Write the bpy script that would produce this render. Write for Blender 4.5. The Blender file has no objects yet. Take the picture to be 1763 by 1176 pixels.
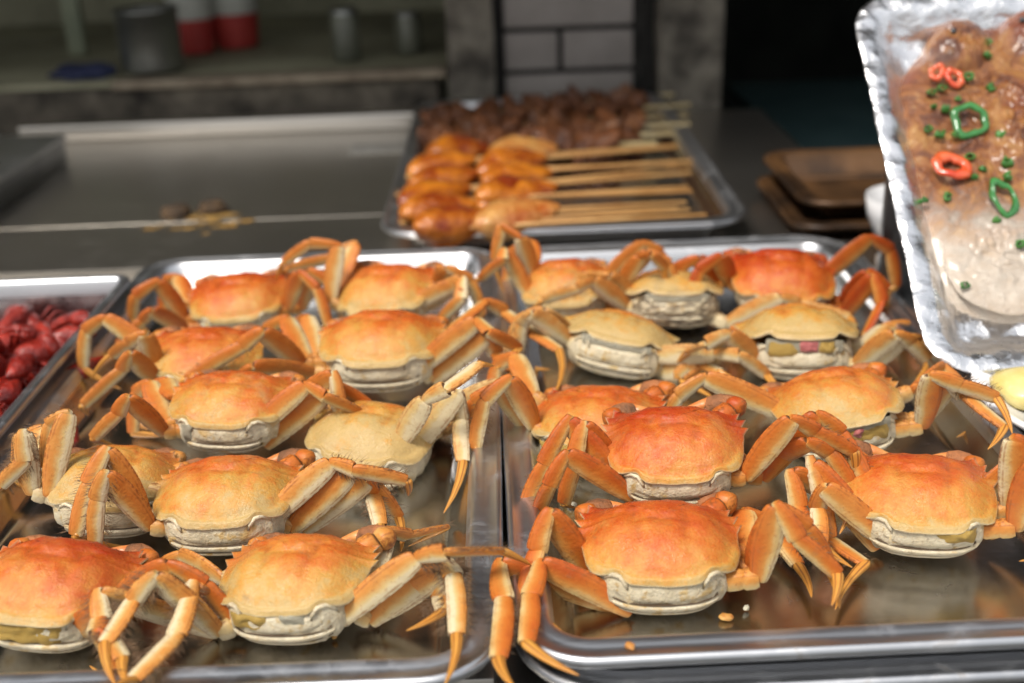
import bpy, math, random
from mathutils import Vector, Matrix, Euler, noise
sc = bpy.context.scene
col = sc.collection
# ------------------------------------------------------------------ camera
F = 2000.0; CH = 0.337; TH = math.atan(840/2000); RO = math.radians(2.2)
fw = Vector((0, math.cos(TH), -math.sin(TH))); r0 = Vector((1,0,0)); u0 = Vector((0, math.sin(TH), math.cos(TH)))
rt = r0*math.cos(RO) - u0*math.sin(RO); up = u0*math.cos(RO) + r0*math.sin(RO); CP = Vector((0,0,CH))
cam_d = bpy.data.cameras.new('camera'); cam = bpy.data.objects.new('camera', cam_d); col.objects.link(cam)
M = Matrix((rt, up, -fw)).transposed().to_4x4(); M.translation = CP; cam.matrix_world = M
cam_d.sensor_width = 36; cam_d.lens = 36*F/1763; cam_d.clip_start = 0.02; cam_d.clip_end = 100
cam_d.dof.use_dof = True; cam_d.dof.focus_distance = 0.60; cam_d.dof.aperture_fstop = 5.0
sc.camera = cam
# ------------------------------------------------------------------ sky and sun
SUN_EL, SUN_AZ = math.radians(58), math.radians(222)      # high, to the left and a little behind the camera
w = bpy.data.worlds.new('World'); sc.world = w; w.use_nodes = True
nt = w.node_tree; bg = nt.nodes['Background']
sky = nt.nodes.new('ShaderNodeTexSky'); sky.sky_type = 'NISHITA'; sky.sun_disc = False
sky.sun_elevation = SUN_EL; sky.sun_rotation = SUN_AZ; sky.air_density = 2.0; sky.dust_density = 8.0; sky.ozone_density = 1.0
hs = nt.nodes.new('ShaderNodeHueSaturation'); hs.inputs['Saturation'].default_value = .45      # thin overcast: a greyer sky
nt.links.new(sky.outputs[0], hs.inputs['Color']); mx = nt.nodes.new('ShaderNodeMix'); mx.data_type = 'RGBA'; mx.inputs[0].default_value = .55; mx.inputs[7].default_value = (7.0, 7.2, 7.6, 1)   # even cloud cover
nt.links.new(hs.outputs[0], mx.inputs[6]); nt.links.new(mx.outputs[2], bg.inputs[0]); bg.inputs[1].default_value = 0.06
sd = bpy.data.lights.new('sun', 'SUN'); sd.energy = 1.5; sd.angle = math.radians(16); sd.color = (1.0, 0.95, 0.88)
so = bpy.data.objects.new('sun', sd); col.objects.link(so)
sdir = Vector((math.sin(SUN_AZ)*math.cos(SUN_EL), math.cos(SUN_AZ)*math.cos(SUN_EL), math.sin(SUN_EL)))
so.rotation_euler = sdir.to_track_quat('Z', 'Y').to_euler(); so.location = (0, -1, 3)
vs = sc.view_settings; vs.view_transform = 'Standard'; vs.look = 'None'; vs.gamma = 1; vs.exposure = 1.18
sc.cycles.use_denoising = True; sc.cycles.max_bounces = 8
# ------------------------------------------------------------------ picture point -> place
def ray(x, y): return fw + rt*((x-881.5)/F) - up*((y-588)/F)
def az(x, y, z):
    d = ray(x, y); return CP + d*((z-CH)/d.z)
def ay(x, y, Y):
    d = ray(x, y); return CP + d*(Y/d.y)
def pix(p):
    q = p-CP; k = q.dot(fw); return 881.5+F*q.dot(rt)/k, 588-F*q.dot(up)/k
# ------------------------------------------------------------------ objects
def link(name, me, parent=None, mat=None, smooth=True):
    o = bpy.data.objects.new(name, me); col.objects.link(o)
    if parent is not None: o.parent = parent
    if mat is not None and me is not None and not me.materials: me.materials.append(mat)
    if smooth and me is not None and len(me.polygons): me.polygons.foreach_set('use_smooth', [True]*len(me.polygons))
    return o
def mesh(name, V, Fc, cols=None):
    me = bpy.data.meshes.new(name); me.from_pydata([tuple(v) for v in V], [], Fc); me.update()
    if cols:
        a = me.color_attributes.new('tint', 'FLOAT_COLOR', 'POINT')
        a.data.foreach_set('color', [c for q in cols for c in (q[0], q[1], q[2], 1.0)])
    return me
def tag(o, label, cat, group=None):
    o['label'] = label; o['category'] = cat
    if group: o['group'] = group
    return o
def thing(name, loc, label, cat, group=None):
    o = bpy.data.objects.new(name, None); o.empty_display_size = .02; col.objects.link(o); o.location = loc
    return tag(o, label, cat, group)
def structure(o): o['kind'] = 'structure'; return o
def sharp(o, ang=35):
    try: o.data.set_sharp_from_angle(angle=math.radians(ang))
    except Exception: pass
    return o
def box_mesh(name, a, b, bev=0.0):
    import bmesh
    bm = bmesh.new(); bmesh.ops.create_cube(bm, size=1)
    a, b = Vector(a), Vector(b)
    for v in bm.verts: v.co = Vector(((a[i]+b[i])/2 + v.co[i]*(b[i]-a[i]) for i in range(3)))
    if bev: bmesh.ops.bevel(bm, geom=bm.edges[:], offset=bev, segments=2, affect='EDGES', profile=.6)
    bmesh.ops.recalc_face_normals(bm, faces=bm.faces[:])
    me = bpy.data.meshes.new(name); bm.to_mesh(me); bm.free(); return me
def box(name, a, b, mat, parent=None, bev=0.0):
    o = link(name, box_mesh(name, a, b, bev), parent, mat); return sharp(o)
def blob_mesh(name, rx, ry, rz, seed=0, amp=.18, freq=1.6, sub=3, detail=0):
    import bmesh
    bm = bmesh.new(); bmesh.ops.create_icosphere(bm, subdivisions=sub, radius=1)
    sv = Vector((seed*3.17, seed*1.31, -seed*2.3))
    for v in bm.verts:
        k = 1+amp*noise.noise(v.co*freq+sv) + (detail*noise.noise(v.co*freq*4+sv) if detail else 0)
        v.co = Vector((v.co.x*rx*k, v.co.y*ry*k, v.co.z*rz*k))
    me = bpy.data.meshes.new(name); bm.to_mesh(me); bm.free(); return me
def lathe_mesh(name, prof, n=48):
    V, Fc = [], []
    for r, z in prof:
        for i in range(n):
            a = 2*math.pi*i/n; V.append((r*math.cos(a), r*math.sin(a), z))
    for j in range(len(prof)-1):
        for i in range(n):
            Fc.append((j*n+i, j*n+(i+1)%n, (j+1)*n+(i+1)%n, (j+1)*n+i))
    return mesh(name, V, Fc)
def tube_mesh(name, pts, rad, n=8, caps=True):
    V, Fc = [], []
    for i, p in enumerate(pts):
        d = (pts[min(i+1, len(pts)-1)]-pts[max(i-1, 0)]).normalized()
        a = d.orthogonal().normalized() if abs(d.z) > .9 else d.cross(Vector((0,0,1))).normalized()
        b = d.cross(a); r = rad[i] if isinstance(rad, (list, tuple)) else rad
        for k in range(n):
            t = 2*math.pi*k/n; V.append(p+a*(r*math.cos(t))+b*(r*math.sin(t)))
    for j in range(len(pts)-1):
        for k in range(n): Fc.append((j*n+k, j*n+(k+1)%n, (j+1)*n+(k+1)%n, (j+1)*n+k))
    if caps: Fc.append(tuple(range(n-1, -1, -1))); Fc.append(tuple((len(pts)-1)*n+k for k in range(n)))
    return mesh(name, V, Fc)
# ------------------------------------------------------------------ materials
class NB:
    def __init__(s, name):
        s.m = bpy.data.materials.new(name); s.m.use_nodes = True; s.t = s.m.node_tree; s.b = s.t.nodes['Principled BSDF']
    def n(s, kind, **kw):
        nd = s.t.nodes.new('ShaderNode'+kind)
        for k, v in kw.items():
            if isinstance(k, str) and hasattr(nd, k): setattr(nd, k, v)
        return nd
    def put(s, sock, v):
        if isinstance(v, bpy.types.NodeSocket): s.t.links.new(v, sock)
        elif hasattr(sock.default_value, '__len__') and not hasattr(v, '__len__'): sock.default_value = (v,)*len(sock.default_value)
        elif hasattr(sock.default_value, '__len__') and len(sock.default_value) == 4 and len(v) == 3: sock.default_value = (*v, 1)
        else: sock.default_value = v
    def set(s, **kw):
        for k, v in kw.items(): s.put(s.b.inputs[k.replace('_', ' ')], v)
    def math(s, op, a, b=0.0, clamp=False):
        nd = s.n('Math'); nd.operation = op; nd.use_clamp = clamp; s.put(nd.inputs[0], a); s.put(nd.inputs[1], b); return nd.outputs[0]
    def mix(s, f, a, b, mode='MIX'):
        nd = s.n('Mix'); nd.data_type = 'RGBA'; nd.blend_type = mode
        s.put(nd.inputs[0], f); s.put(nd.inputs[6], a); s.put(nd.inputs[7], b); return nd.outputs[2]
    def ramp(s, f, stops):
        nd = s.n('ValToRGB'); e = nd.color_ramp.elements
        while len(e) < len(stops): e.new(.5)
        for el, (p, c) in zip(e, stops): el.position = p; el.color = (*c, 1) if len(c) == 3 else c
        s.put(nd.inputs[0], f); return nd.outputs[0]
    def coord(s, scale=(1,1,1), which='Object', rnd=True):
        tc = s.n('TexCoord'); mp = s.n('Mapping'); s.t.links.new(tc.outputs[which], mp.inputs[0]); mp.inputs['Scale'].default_value = scale
        if rnd:
            oi = s.n('ObjectInfo'); cb = s.n('CombineXYZ'); r = s.math('MULTIPLY', oi.outputs['Random'], 57.0)
            for i in range(3): s.t.links.new(r, cb.inputs[i])
            s.t.links.new(cb.outputs[0], mp.inputs['Location'])
        return mp.outputs[0]
    def noise(s, vec, scale, detail=5, rough=.55, dist=0):
        nd = s.n('TexNoise'); s.put(nd.inputs['Vector'], vec); nd.inputs['Scale'].default_value = scale
        nd.inputs['Detail'].default_value = detail; nd.inputs['Roughness'].default_value = rough; nd.inputs['Distortion'].default_value = dist
        return nd.outputs[0]
    def vor(s, vec, scale, feature='F1'):
        nd = s.n('TexVoronoi'); nd.feature = feature; s.put(nd.inputs['Vector'], vec); nd.inputs['Scale'].default_value = scale; return nd.outputs[0]
    def bump(s, h, strength=.3, dist=.001, prev=None):
        nd = s.n('Bump'); nd.inputs['Strength'].default_value = strength; nd.inputs['Distance'].default_value = dist
        s.put(nd.inputs['Height'], h)
        if prev is not None: s.t.links.new(prev, nd.inputs['Normal'])
        return nd.outputs[0]
    def attr(s, name, kind='GEOMETRY'):
        nd = s.n('Attribute'); nd.attribute_type = kind; nd.attribute_name = name; return nd
    def ss(s, f, a, b):
        nd = s.n('MapRange'); nd.interpolation_type = 'SMOOTHSTEP'; s.put(nd.inputs[0], f); nd.inputs[1].default_value = a; nd.inputs[2].default_value = b; return nd.outputs[0]

def mat_shell():
    B = NB('cooked_shell'); raw = B.coord(rnd=False); vec = B.coord()
    sp = B.n('SeparateXYZ'); B.put(sp.inputs[0], raw); at = B.n('SeparateColor'); B.put(at.inputs[0], B.attr('tint').outputs['Color'])
    n1 = B.noise(vec, 1.5, 4, .55, .3); n2 = B.noise(vec, 5, 5, .6); n3 = B.noise(vec, 26, 4, .6); n5 = B.noise(vec, 75, 3)
    ax = B.math('POWER', B.math('ABSOLUTE', sp.outputs[0]), 3.0)
    f = B.math('ADD', B.math('MULTIPLY', sp.outputs[1], .50), .52)
    f = B.math('ADD', f, B.math('MULTIPLY', B.math('SUBTRACT', n1, .5), 1.0))
    f = B.math('ADD', f, B.math('MULTIPLY', B.math('SUBTRACT', n2, .5), .75))
    f = B.math('ADD', f, B.math('MULTIPLY', B.math('SUBTRACT', n3, .5), .35))
    f = B.math('SUBTRACT', f, B.math('MULTIPLY', ax, .20))
    f = B.math('SUBTRACT', f, B.math('MULTIPLY', B.math('MULTIPLY', B.ss(at.outputs[0], .90, .97), at.outputs[1]), .18))
    f = B.math('ADD', f, B.attr('redness', 'OBJECT').outputs['Fac'], True)
    c = B.ramp(f, [(0, (.48,.33,.125)), (.2, (.53,.275,.055)), (.42, (.55,.19,.032)), (.66, (.51,.105,.014)), (1, (.38,.034,.005))])
    gr = B.ss(B.noise(vec, 2.6, 5, .65), .48, .70)
    c = B.mix(B.math('MULTIPLY', gr, B.attr('grey', 'OBJECT').outputs['Fac']), c, (.33,.24,.115))
    c = B.mix(B.math('MULTIPLY', B.ss(n5, .56, .70), .28), c, (.30,.07,.012))
    c = B.mix(B.math('MULTIPLY', B.ss(n5, .42, .30), .18), c, (.66,.42,.17))
    sk = B.ss(B.vor(vec, 5), .05, .025); c = B.mix(B.math('MULTIPLY', sk, .6), c, (.12,.05,.02))
    st = B.ss(B.noise(vec, 3.3, 6, .7, .8), .60, .74); c = B.mix(B.math('MULTIPLY', st, .45), c, (.22,.12,.05))
    pit = B.ss(B.vor(vec, 34), .16, .05); c = B.mix(B.math('MULTIPLY', pit, .35), c, (.24,.055,.012))
    salt = B.ss(B.vor(vec, 11), .035, .02); c = B.mix(B.math('MULTIPLY', salt, .7), c, (.72,.62,.45))
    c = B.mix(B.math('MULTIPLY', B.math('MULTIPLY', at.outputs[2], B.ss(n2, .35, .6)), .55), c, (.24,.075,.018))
    c = B.mix(B.ss(at.outputs[0], .985, 1.02), c, (.58,.46,.26))
    B.set(Base_Color=c, Roughness=B.math('ADD', .16, B.math('MULTIPLY', B.ss(B.noise(vec, 4.2, 5, .65), .38, .62), .30)), Specular_IOR_Level=.42, Subsurface_Weight=.05, Subsurface_Radius=(1,.4,.15), Subsurface_Scale=.003)
    h = B.math('SUBTRACT', B.math('ADD', n3, B.math('MULTIPLY', n5, .6)), B.math('MULTIPLY', pit, .5))
    B.set(Normal=B.bump(h, .5, .0009, B.bump(n2, .4, .002)))
    return B.m
def mat_leg():
    B = NB('cooked_leg_shell'); vec = B.coord(); a = B.attr('tint'); s3 = B.n('SeparateColor'); B.put(s3.inputs[0], a.outputs['Color'])
    n1 = B.noise(vec, 60, 5, .6); n2 = B.noise(vec, 520, 3); n4 = B.noise(vec, 150, 5, .65)
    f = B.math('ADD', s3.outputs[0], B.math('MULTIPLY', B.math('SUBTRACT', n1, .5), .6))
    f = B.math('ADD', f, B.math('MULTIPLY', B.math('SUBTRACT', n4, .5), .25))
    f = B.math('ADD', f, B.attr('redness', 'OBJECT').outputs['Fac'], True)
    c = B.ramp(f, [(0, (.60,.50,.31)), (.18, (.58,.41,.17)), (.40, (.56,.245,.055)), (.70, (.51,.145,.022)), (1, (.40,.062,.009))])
    c = B.mix(B.math('MULTIPLY', B.ss(n4, .56, .74), .40), c, (.30,.17,.07))
    ed = B.math('MULTIPLY', B.ss(s3.outputs[2], .80, .97), B.ss(n2, .40, .62)); c = B.mix(B.math('MULTIPLY', ed, .75), c, (.20,.055,.012))  # edge granules, darkened further to paint in bristle and shadow outlines
    c = B.mix(B.math('MULTIPLY', B.ss(n2, .58, .72), .35), c, (.28,.08,.02))
    ln = B.math('MULTIPLY', B.math('MULTIPLY', B.ss(s3.outputs[2], .64, .70), B.ss(s3.outputs[2], .82, .76)), B.ss(n4, .35, .6)); c = B.mix(B.math('MULTIPLY', ln, .55), c, (.25,.075,.015))  # line inside the edge, deepened as part of that painted outline
    c = B.mix(B.ss(s3.outputs[1], .35, .9), c, (.10,.045,.018))
    B.set(Base_Color=c, Roughness=B.math('ADD', .32, B.math('MULTIPLY', n1, .25)), Specular_IOR_Level=.32, Subsurface_Weight=.04, Subsurface_Radius=(1,.4,.15), Subsurface_Scale=.002)
    B.set(Normal=B.bump(n2, .4, .0006, B.bump(n4, .45, .0012)))
    return B.m
def mat_claw_tip():
    B = NB('cooked_leg_tip'); vec = B.coord(); a = B.attr('tint'); s3 = B.n('SeparateColor'); B.put(s3.inputs[0], a.outputs['Color'])
    n1 = B.noise(vec, 90, 4)
    c = B.mix(n1, (.54,.19,.03), (.64,.34,.07))
    c = B.mix(B.math('MULTIPLY', B.math('MULTIPLY', B.ss(s3.outputs[2], .30, .42), B.ss(s3.outputs[2], .72, .60)), .8), c, (.20,.07,.016))
    c = B.mix(B.ss(s3.outputs[1], .5, 1), c, (.16,.07,.025))
    B.set(Base_Color=c, Roughness=.32)
    return B.m
def mat_under():
    B = NB('pale_underside'); vec = B.coord(); n1 = B.noise(vec, 2.4, 5, .6); n2 = B.noise(vec, 8, 5, .65); n3 = B.noise(vec, 30, 4)
    c = B.ramp(n1, [(.25, (.42,.34,.21)), (.42, (.60,.51,.34)), (.60, (.68,.60,.43)), (.75, (.58,.38,.11))])
    c = B.mix(B.math('MULTIPLY', B.ss(n2, .56, .70), .65), c, (.20,.135,.07))
    c = B.mix(B.math('MULTIPLY', B.ss(B.noise(vec, 4, 4), .56, .68), .6), c, (.56,.33,.06))
    dk = B.attr('dirt', 'OBJECT').outputs['Fac']
    c = B.mix(B.math('MULTIPLY', dk, B.ss(B.noise(B.coord((2,2,7)), 2.2, 5, .65), .44, .56)), c, (.07,.042,.022))
    B.set(Base_Color=c, Roughness=.38, Subsurface_Weight=.08, Subsurface_Radius=(1,.6,.3), Subsurface_Scale=.003)
    B.set(Normal=B.bump(n3, .6, .001, B.bump(n2, .6, .002)))
    return B.m
def mat_simple(name, c1, c2, scale=30, rough=.5, metal=0, bump=.3, bd=.001, coat=0, detail=5, lo=.35, hi=.65, emit=None, rnd=True, spec=.5):
    B = NB(name); vec = B.coord(rnd=rnd); n1 = B.noise(vec, scale, detail, .6); n2 = B.noise(vec, scale*5, 3)
    B.set(Base_Color=B.ramp(n1, [(lo, c1), (hi, c2)]), Roughness=B.math('ADD', rough-.06, B.math('MULTIPLY', n2, .14)), Metallic=metal, Coat_Weight=coat, Coat_Roughness=.1, Specular_IOR_Level=spec)
    if bump: B.set(Normal=B.bump(n2, bump, bd, B.bump(n1, bump, bd*3)))
    return B.m
def mat_steel(name, base=(.60,.61,.63), rough=.24, dirty=.3, sc_=(4,160,4), stain=(.20,.14,.08), smear=.2):
    B = NB(name); vec = B.coord(rnd=True); big = B.noise(vec, 9, 5, .6); scr = B.noise(B.coord(sc_), 5, 6, .75); scr2 = B.noise(B.coord((150,6,6)), 4, 4, .7)
    sm = B.noise(vec, 35, 5, .65, .6)
    r = B.math('ADD', rough-.10, B.math('MULTIPLY', big, smear)); r = B.math('ADD', r, B.math('MULTIPLY', B.ss(sm, .5, .75), smear)); r = B.math('ADD', r, B.math('MULTIPLY', B.math('SUBTRACT', scr, .5), smear))
    c = B.mix(B.math('MULTIPLY', B.ss(big, .5, .75), dirty), base, tuple(x*.6 for x in base))
    c = B.mix(B.math('MULTIPLY', B.ss(sm, .63, .72), dirty), c, stain)
    B.set(Base_Color=c, Metallic=1.0, Roughness=r)
    B.set(Normal=B.bump(scr, .10, .0004, B.bump(scr2, .06, .0004, B.bump(big, .15, .002))))
    return B.m
SHELL, LEG, TIP, UNDER = mat_shell(), mat_leg(), mat_claw_tip(), mat_under()
MEMB = mat_simple('dark_joint_membrane', (.05,.03,.015), (.13,.08,.04), 200, .5)
HAIR = mat_simple('brown_bristle', (.12,.065,.03), (.24,.14,.07), 200, .6, bump=0)
PALM = mat_simple('claw_fuzz', (.16,.07,.03), (.42,.15,.05), 90, .75, bump=1, bd=.001)
CLAW = mat_simple('claw_shell', (.58,.13,.03), (.66,.30,.09), 70, .38, bump=.35, bd=.0008)
ROE = mat_simple('yellow_roe', (.70,.36,.03), (.82,.62,.20), 160, .5, bump=.8, bd=.0015)
ROER = mat_simple('red_roe', (.45,.06,.07), (.66,.27,.24), 130, .35, bump=.5, bd=.001)
FAT = mat_simple('white_crab_fat', (.62,.55,.36), (.74,.70,.56), 150, .5, bump=.8, bd=.0015)
STEEL = mat_steel('tray_steel', rough=.36, dirty=.35)
WET = mat_steel('wet_tray_floor', (.48,.475,.47), .23, .4, smear=.12)
STEEL2 = mat_steel('counter_steel', (.72,.68,.62), .40, .15, smear=.05)
STEELD = mat_steel('dark_pan_steel', (.26,.27,.28), .32, .5)

# ------------------------------------------------------------------ the place
def rrect(x0, x1, y0, y1, r, n=8):
    P = []
    for cx, cy, a0 in ((x1-r, y1-r, 0), (x0+r, y1-r, 90), (x0+r, y0+r, 180), (x1-r, y0+r, 270)):
        for k in range(n+1):
            a = math.radians(a0+90*k/n); P.append((cx+r*math.cos(a), cy+r*math.sin(a)))
    return P
def make_tray(name, x0, x1, y0, y1, rim, floor, label, cat='tray', rot=0, flange=.015, rad=.035, slope=.010, mat=None, group=None, dent=.0006):
    """pressed steel tray: rolled outer bead, flange, sloping wall, rounded foot, flat floor"""
    cx, cy = (x0+x1)/2, (y0+y1)/2; hx, hy = (x1-x0)/2, (y1-y0)/2
    prof = [(.0005, -.0055), (-.0004, -.0050), (-.0012, -.0030), (-.0008, -.0008), (.0006, .0003), (.0022, .0002), (.0032, -.0014), (flange*.6, -.0004), (flange-.002, .0003), (flange, -.0003), (flange+.0012, -.0030)]
    d = rim-floor
    for k in range(1, 6):
        t = k/6; prof.append((flange+.0012+slope*t, -.0042-(d-.009)*t))
    b0 = flange+.0012+slope
    prof += [(b0+.001, -d+.0035), (b0+.003, -d+.0012), (b0+.006, -d+.0003), (b0+.010, -d), (b0+.03, -d-.0002)]
    V, Fc = [], []
    n = None
    for ins, z in prof:
        ring = rrect(-hx+ins, hx-ins, -hy+ins, hy-ins, max(rad-ins, .004), 9); n = len(ring)
        for (x, y) in ring:
            V.append((x, y, z + dent*noise.noise(Vector((x*18, y*18, z*30+cx*9)))))
    for j in range(len(prof)-1):
        for i in range(n): Fc.append((j*n+i, j*n+(i+1)%n, (j+1)*n+(i+1)%n, (j+1)*n+i))
    # the floor: a grid-like fan of shrinking rings so that it can be slightly uneven
    base = len(V)-n; last = [V[base+i] for i in range(n)]
    for t in (.8, .6, .4, .2):
        o = len(V)
        for (x, y, z) in last: V.append((x*t, y*t, -d-.0002+.0008*noise.noise(Vector((x*t*9, y*t*9, cx)))-.0003))
        for i in range(n): Fc.append((base+i, base+(i+1)%n, o+(i+1)%n, o+i))
        base = o
    V.append((0, 0, -d-.0005)); c = len(V)-1
    for i in range(n): Fc.append((base+i, base+(i+1)%n, c))
    o = link(name, mesh(name, V, Fc), None, mat or STEEL); o.location = (cx, cy, rim); o.rotation_euler.z = math.radians(rot)
    if mat is None:
        o.data.materials.append(WET)
        for k_, p_ in enumerate(o.data.polygons): p_.material_index = 1 if k_ >= 11*n else 0
    md = o.modifiers.new('thickness', 'SOLIDIFY'); md.thickness = .0008; md.offset = -1
    return tag(o, label, cat, group)

GROUND = mat_simple('dark_paving', (.03,.03,.028), (.07,.068,.06), 8, .8)
structure(box('ground', (-6, -4, -.90), (6, 9, -.86), GROUND))
make_tray('crab_tray', -.313, -.0095, .391, .966, .022, 0, 'stainless steel tray of crabs beside the crayfish pan', rot=0)
make_tray('crab_tray', -.0075, .287, .401, .955, .0225, .0, 'stainless steel tray of crabs below the foil pan of fish', rot=.9)
make_tray('carrier_tray', -.0085, .306, .3965, 1.005, .0085, -.018, 'empty steel tray nested under the right-hand crab tray'.replace('right-hand ', 'foil-side '), rad=.05, flange=.015, rot=.9, mat=STEEL)
make_tray('skewer_tray', -.117, .222, 1.005, 1.62, .024, .0, 'stainless steel tray holding chicken wing and meat skewers', rad=.045)
make_tray('crayfish_pan', -.66, -.303, .54, .886, .036, -.026, 'deep steel pan full of red crayfish', rad=.012, flange=.006, slope=.010)

# counter body: steel top behind the trays, apron below them
ct = thing('steel_counter', (0, 1.3, -.86), 'grease-stained stainless steel counter behind the crab trays', 'counter')
def cbox(n, a, b, m, bev=.002):
    a = Vector(a)-ct.location; b = Vector(b)-ct.location; return box(n, a, b, m, ct, bev)
cbox('counter_top', (-1.0, 1.022, -.030), (.36, 1.62, -.004), STEEL2)
cbox('tray_ledge', (-.314, .42, -.030), (-.0135, 1.02, -.0022), STEEL2)
cbox('tray_well', (-.9, .425, -.034), (.30, 1.021, -.0305), STEEL2, 0)
cbox('back_lip', (-.66, 1.575, -.004), (-.12, 1.60, .018), STEEL2, .004)
cbox('weld_seam', (-.60, 1.165, -.006), (-.115, 1.1685, -.0032), STEEL2, .0006)
cbox('front_apron', (-.9, .404, -.40), (.188, .424, -.034), STEEL2)
cbox('cabinet', (-1.0, .50, -.859), (.36, 1.60, -.032), STEELD)
RUST = mat_simple('burnt_rust', (.02,.014,.01), (.09,.05,.02), 120, .8, bump=1)
BURN = mat_simple('brown_grease', (.22,.12,.03), (.36,.22,.07), 80, .5, bump=.5)
for i, (px, py) in enumerate(((303, 366), (366, 359))):
    p = az(px, py, .0); b = link('drain_plug', blob_mesh('drain_plug', .016, .014, .009, i+3, .25, 2), ct, RUST); b.location = p-ct.location
random.seed(4)
V, Fc = [], []
for k in range(26):
    px, py = 345+random.gauss(0, 42), 378+random.gauss(0, 12); p = az(px, py, -.0036)-ct.location; r = random.uniform(.002, .009); o = len(V)
    for j in range(9):
        a = 2*math.pi*j/9; q = r*random.uniform(.6, 1.2); V.append(p+Vector((q*1.6*math.cos(a), q*math.sin(a), 0)))
    V.append(p+Vector((0, 0, .0008)))
    for j in range(9): Fc.append((o+j, o+(j+1)%9, o+9))
link('grease_stain', mesh('grease_stain', V, Fc), ct, BURN)['kind'] = 'stuff'
pl = az(600, 262, .0); q = az(720, 262, .0)
PAPER = mat_simple('greasy_paper', (.42,.40,.36), (.55,.53,.48), 40, .6)
tag(box('paper_label', (pl.x, pl.y, -.0035), (q.x-.012, pl.y+.05, -.0025), PAPER, None, 0), 'pale paper strip lying on the counter by the skewer tray', 'paper')

# steel warming box at the far left
wb = thing('warming_box', (-.72, 1.26, -.004), 'steel box with a bright top at the end of the counter', 'box')
e1, e2 = az(62, 268, .03), az(-60, 400, .03)
box('body', (-.28, -.22, 0), (e1.x+.72-.002, .19, .030), STEELD, wb, .003)  # darker steel than the lid paints in the side's dark reflection
box('lid', (-.285, -.225, .030), (e1.x+.72, .195, .036), STEEL, wb, .002)

# ---- back wall -----------------------------------------------------------------
YW = 1.66
CONC = mat_simple('grimy_concrete', (.018,.015,.011), (.17,.145,.11), 14, .85, bump=.8, bd=.004, detail=9)
CONC2 = mat_simple('weathered_plaster', (.05,.043,.034), (.20,.18,.145), 22, .85, bump=.8, bd=.004, detail=9)
BRICK = mat_simple('grey_brick', (.22,.198,.18), (.27,.245,.226), 18, .8, bump=.5, bd=.002)
MORT = mat_simple('dark_mortar', (.012,.011,.01), (.028,.026,.023), 40, .9)
def X(px, py, Y=YW): return ay(px, py, Y)
wl = thing('kitchen_wall', (-.5, YW, -.86), 'grimy dark concrete wall under the cabinet shelf', 'wall')
def wbox(par, n, a, b, m, bev=.003): return box(n, Vector(a)-par.location, Vector(b)-par.location, m, par, bev)
zs = X(480, 128).z                                                   # shelf height
xl = X(752, 100).x
wbox(wl, 'lower_wall', (-2.2, YW, -.86), (xl, YW+.10, zs-.012), CONC)
PANEL = mat_simple('dim_green_panel', (.17,.165,.105), (.36,.345,.235), 5, .7, detail=8)
TAN = mat_simple('worn_pale_wood', (.17,.13,.09), (.30,.25,.18), 30, .7)
wbox(wl, 'shelf_edge', (X(195, 145).x, YW-.012, zs-.012), (xl+.012, YW+.028, zs), TAN)
wbox(wl, 'shelf_top', (X(195, 145).x, YW+.0285, zs-.012), (xl+.012, YW+.70, zs-.002), PANEL)
wbox(wl, 'shelf_board', (-2.2, YW+.002, zs-.011), (X(195, 145).x-.003, YW+.70, zs-.002), PANEL)
wbox(wl, 'back_panel', (-2.2, YW+.70, zs-.4), (xl+.02, YW+.73, .798), PANEL)
pi_ = thing('plaster_pier', (X(810, 80).x, YW, -.86), 'cracked grey plaster pier beside the brick panel', 'pillar')
x0, x1 = X(768, 60).x, X(846, 60).x
def rough_slab(name, a, b, m, par, seed, amp=.006):
    import bmesh
    me = box_mesh(name, Vector(a)-par.location, Vector(b)-par.location); bm = bmesh.new(); bm.from_mesh(me)
    bmesh.ops.subdivide_edges(bm, edges=bm.edges[:], cuts=11, use_grid_fill=True)
    for v in bm.verts: v.co += amp*noise.noise_vector(v.co*22+Vector((seed, 0, 0)))
    bm.to_mesh(me); bm.free(); return link(name, me, par, m)
rough_slab('pier_shaft', (x0, YW-.02, -.86), (x1, YW+.12, .798), CONC2, pi_, 3, .008)
bw = thing('brick_wall', (X(975, 80).x, YW, -.86), 'grey brick panel with dark joints behind the skewer tray', 'wall')
xa, xb = X(868, 60).x, X(1090, 60).x
wbox(bw, 'mortar', (xa-.02, YW+.012, -.86), (xb+.02, YW+.1, .798), MORT, 0)
zj = [X(975, 50).z, X(975, 123).z]; ch = zj[0]-zj[1]; xj = X(965, 90).x; jt = .0075
for k in range(-4, 10):
    zb, zt = zj[1]+ch*k+jt/2, zj[1]+ch*(k+1)-jt/2
    spans = [(xa, xj-jt/2), (xj+jt/2, xb)] if k % 2 == 0 else [(xa, xb)]
    for (p, q) in spans: wbox(bw, 'brick', (p, YW+random.uniform(-.001, .002), zb), (q, YW+.03, zt), BRICK, .003)
cp = thing('concrete_pillar', (X(1185, 60).x, YW, -.86), 'mottled concrete pillar at the doorway edge', 'pillar')
rough_slab('pillar_shaft', (X(1130, 60).x, YW-.03, -.86), (X(1240, 60).x, YW+.15, .798), CONC2, cp, 8, .006)
dk = link('gap_dark_strip', box_mesh('gap_dark_strip', (xb+.021, YW-.004, -.86), (X(1129, 60).x-.003, YW+.1, .798), .003), None, MORT); tag(dk, 'dark strip standing in for the shaded gap beside the pillar', 'post')  # near-black strip painted in for the dark of the gap
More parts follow.
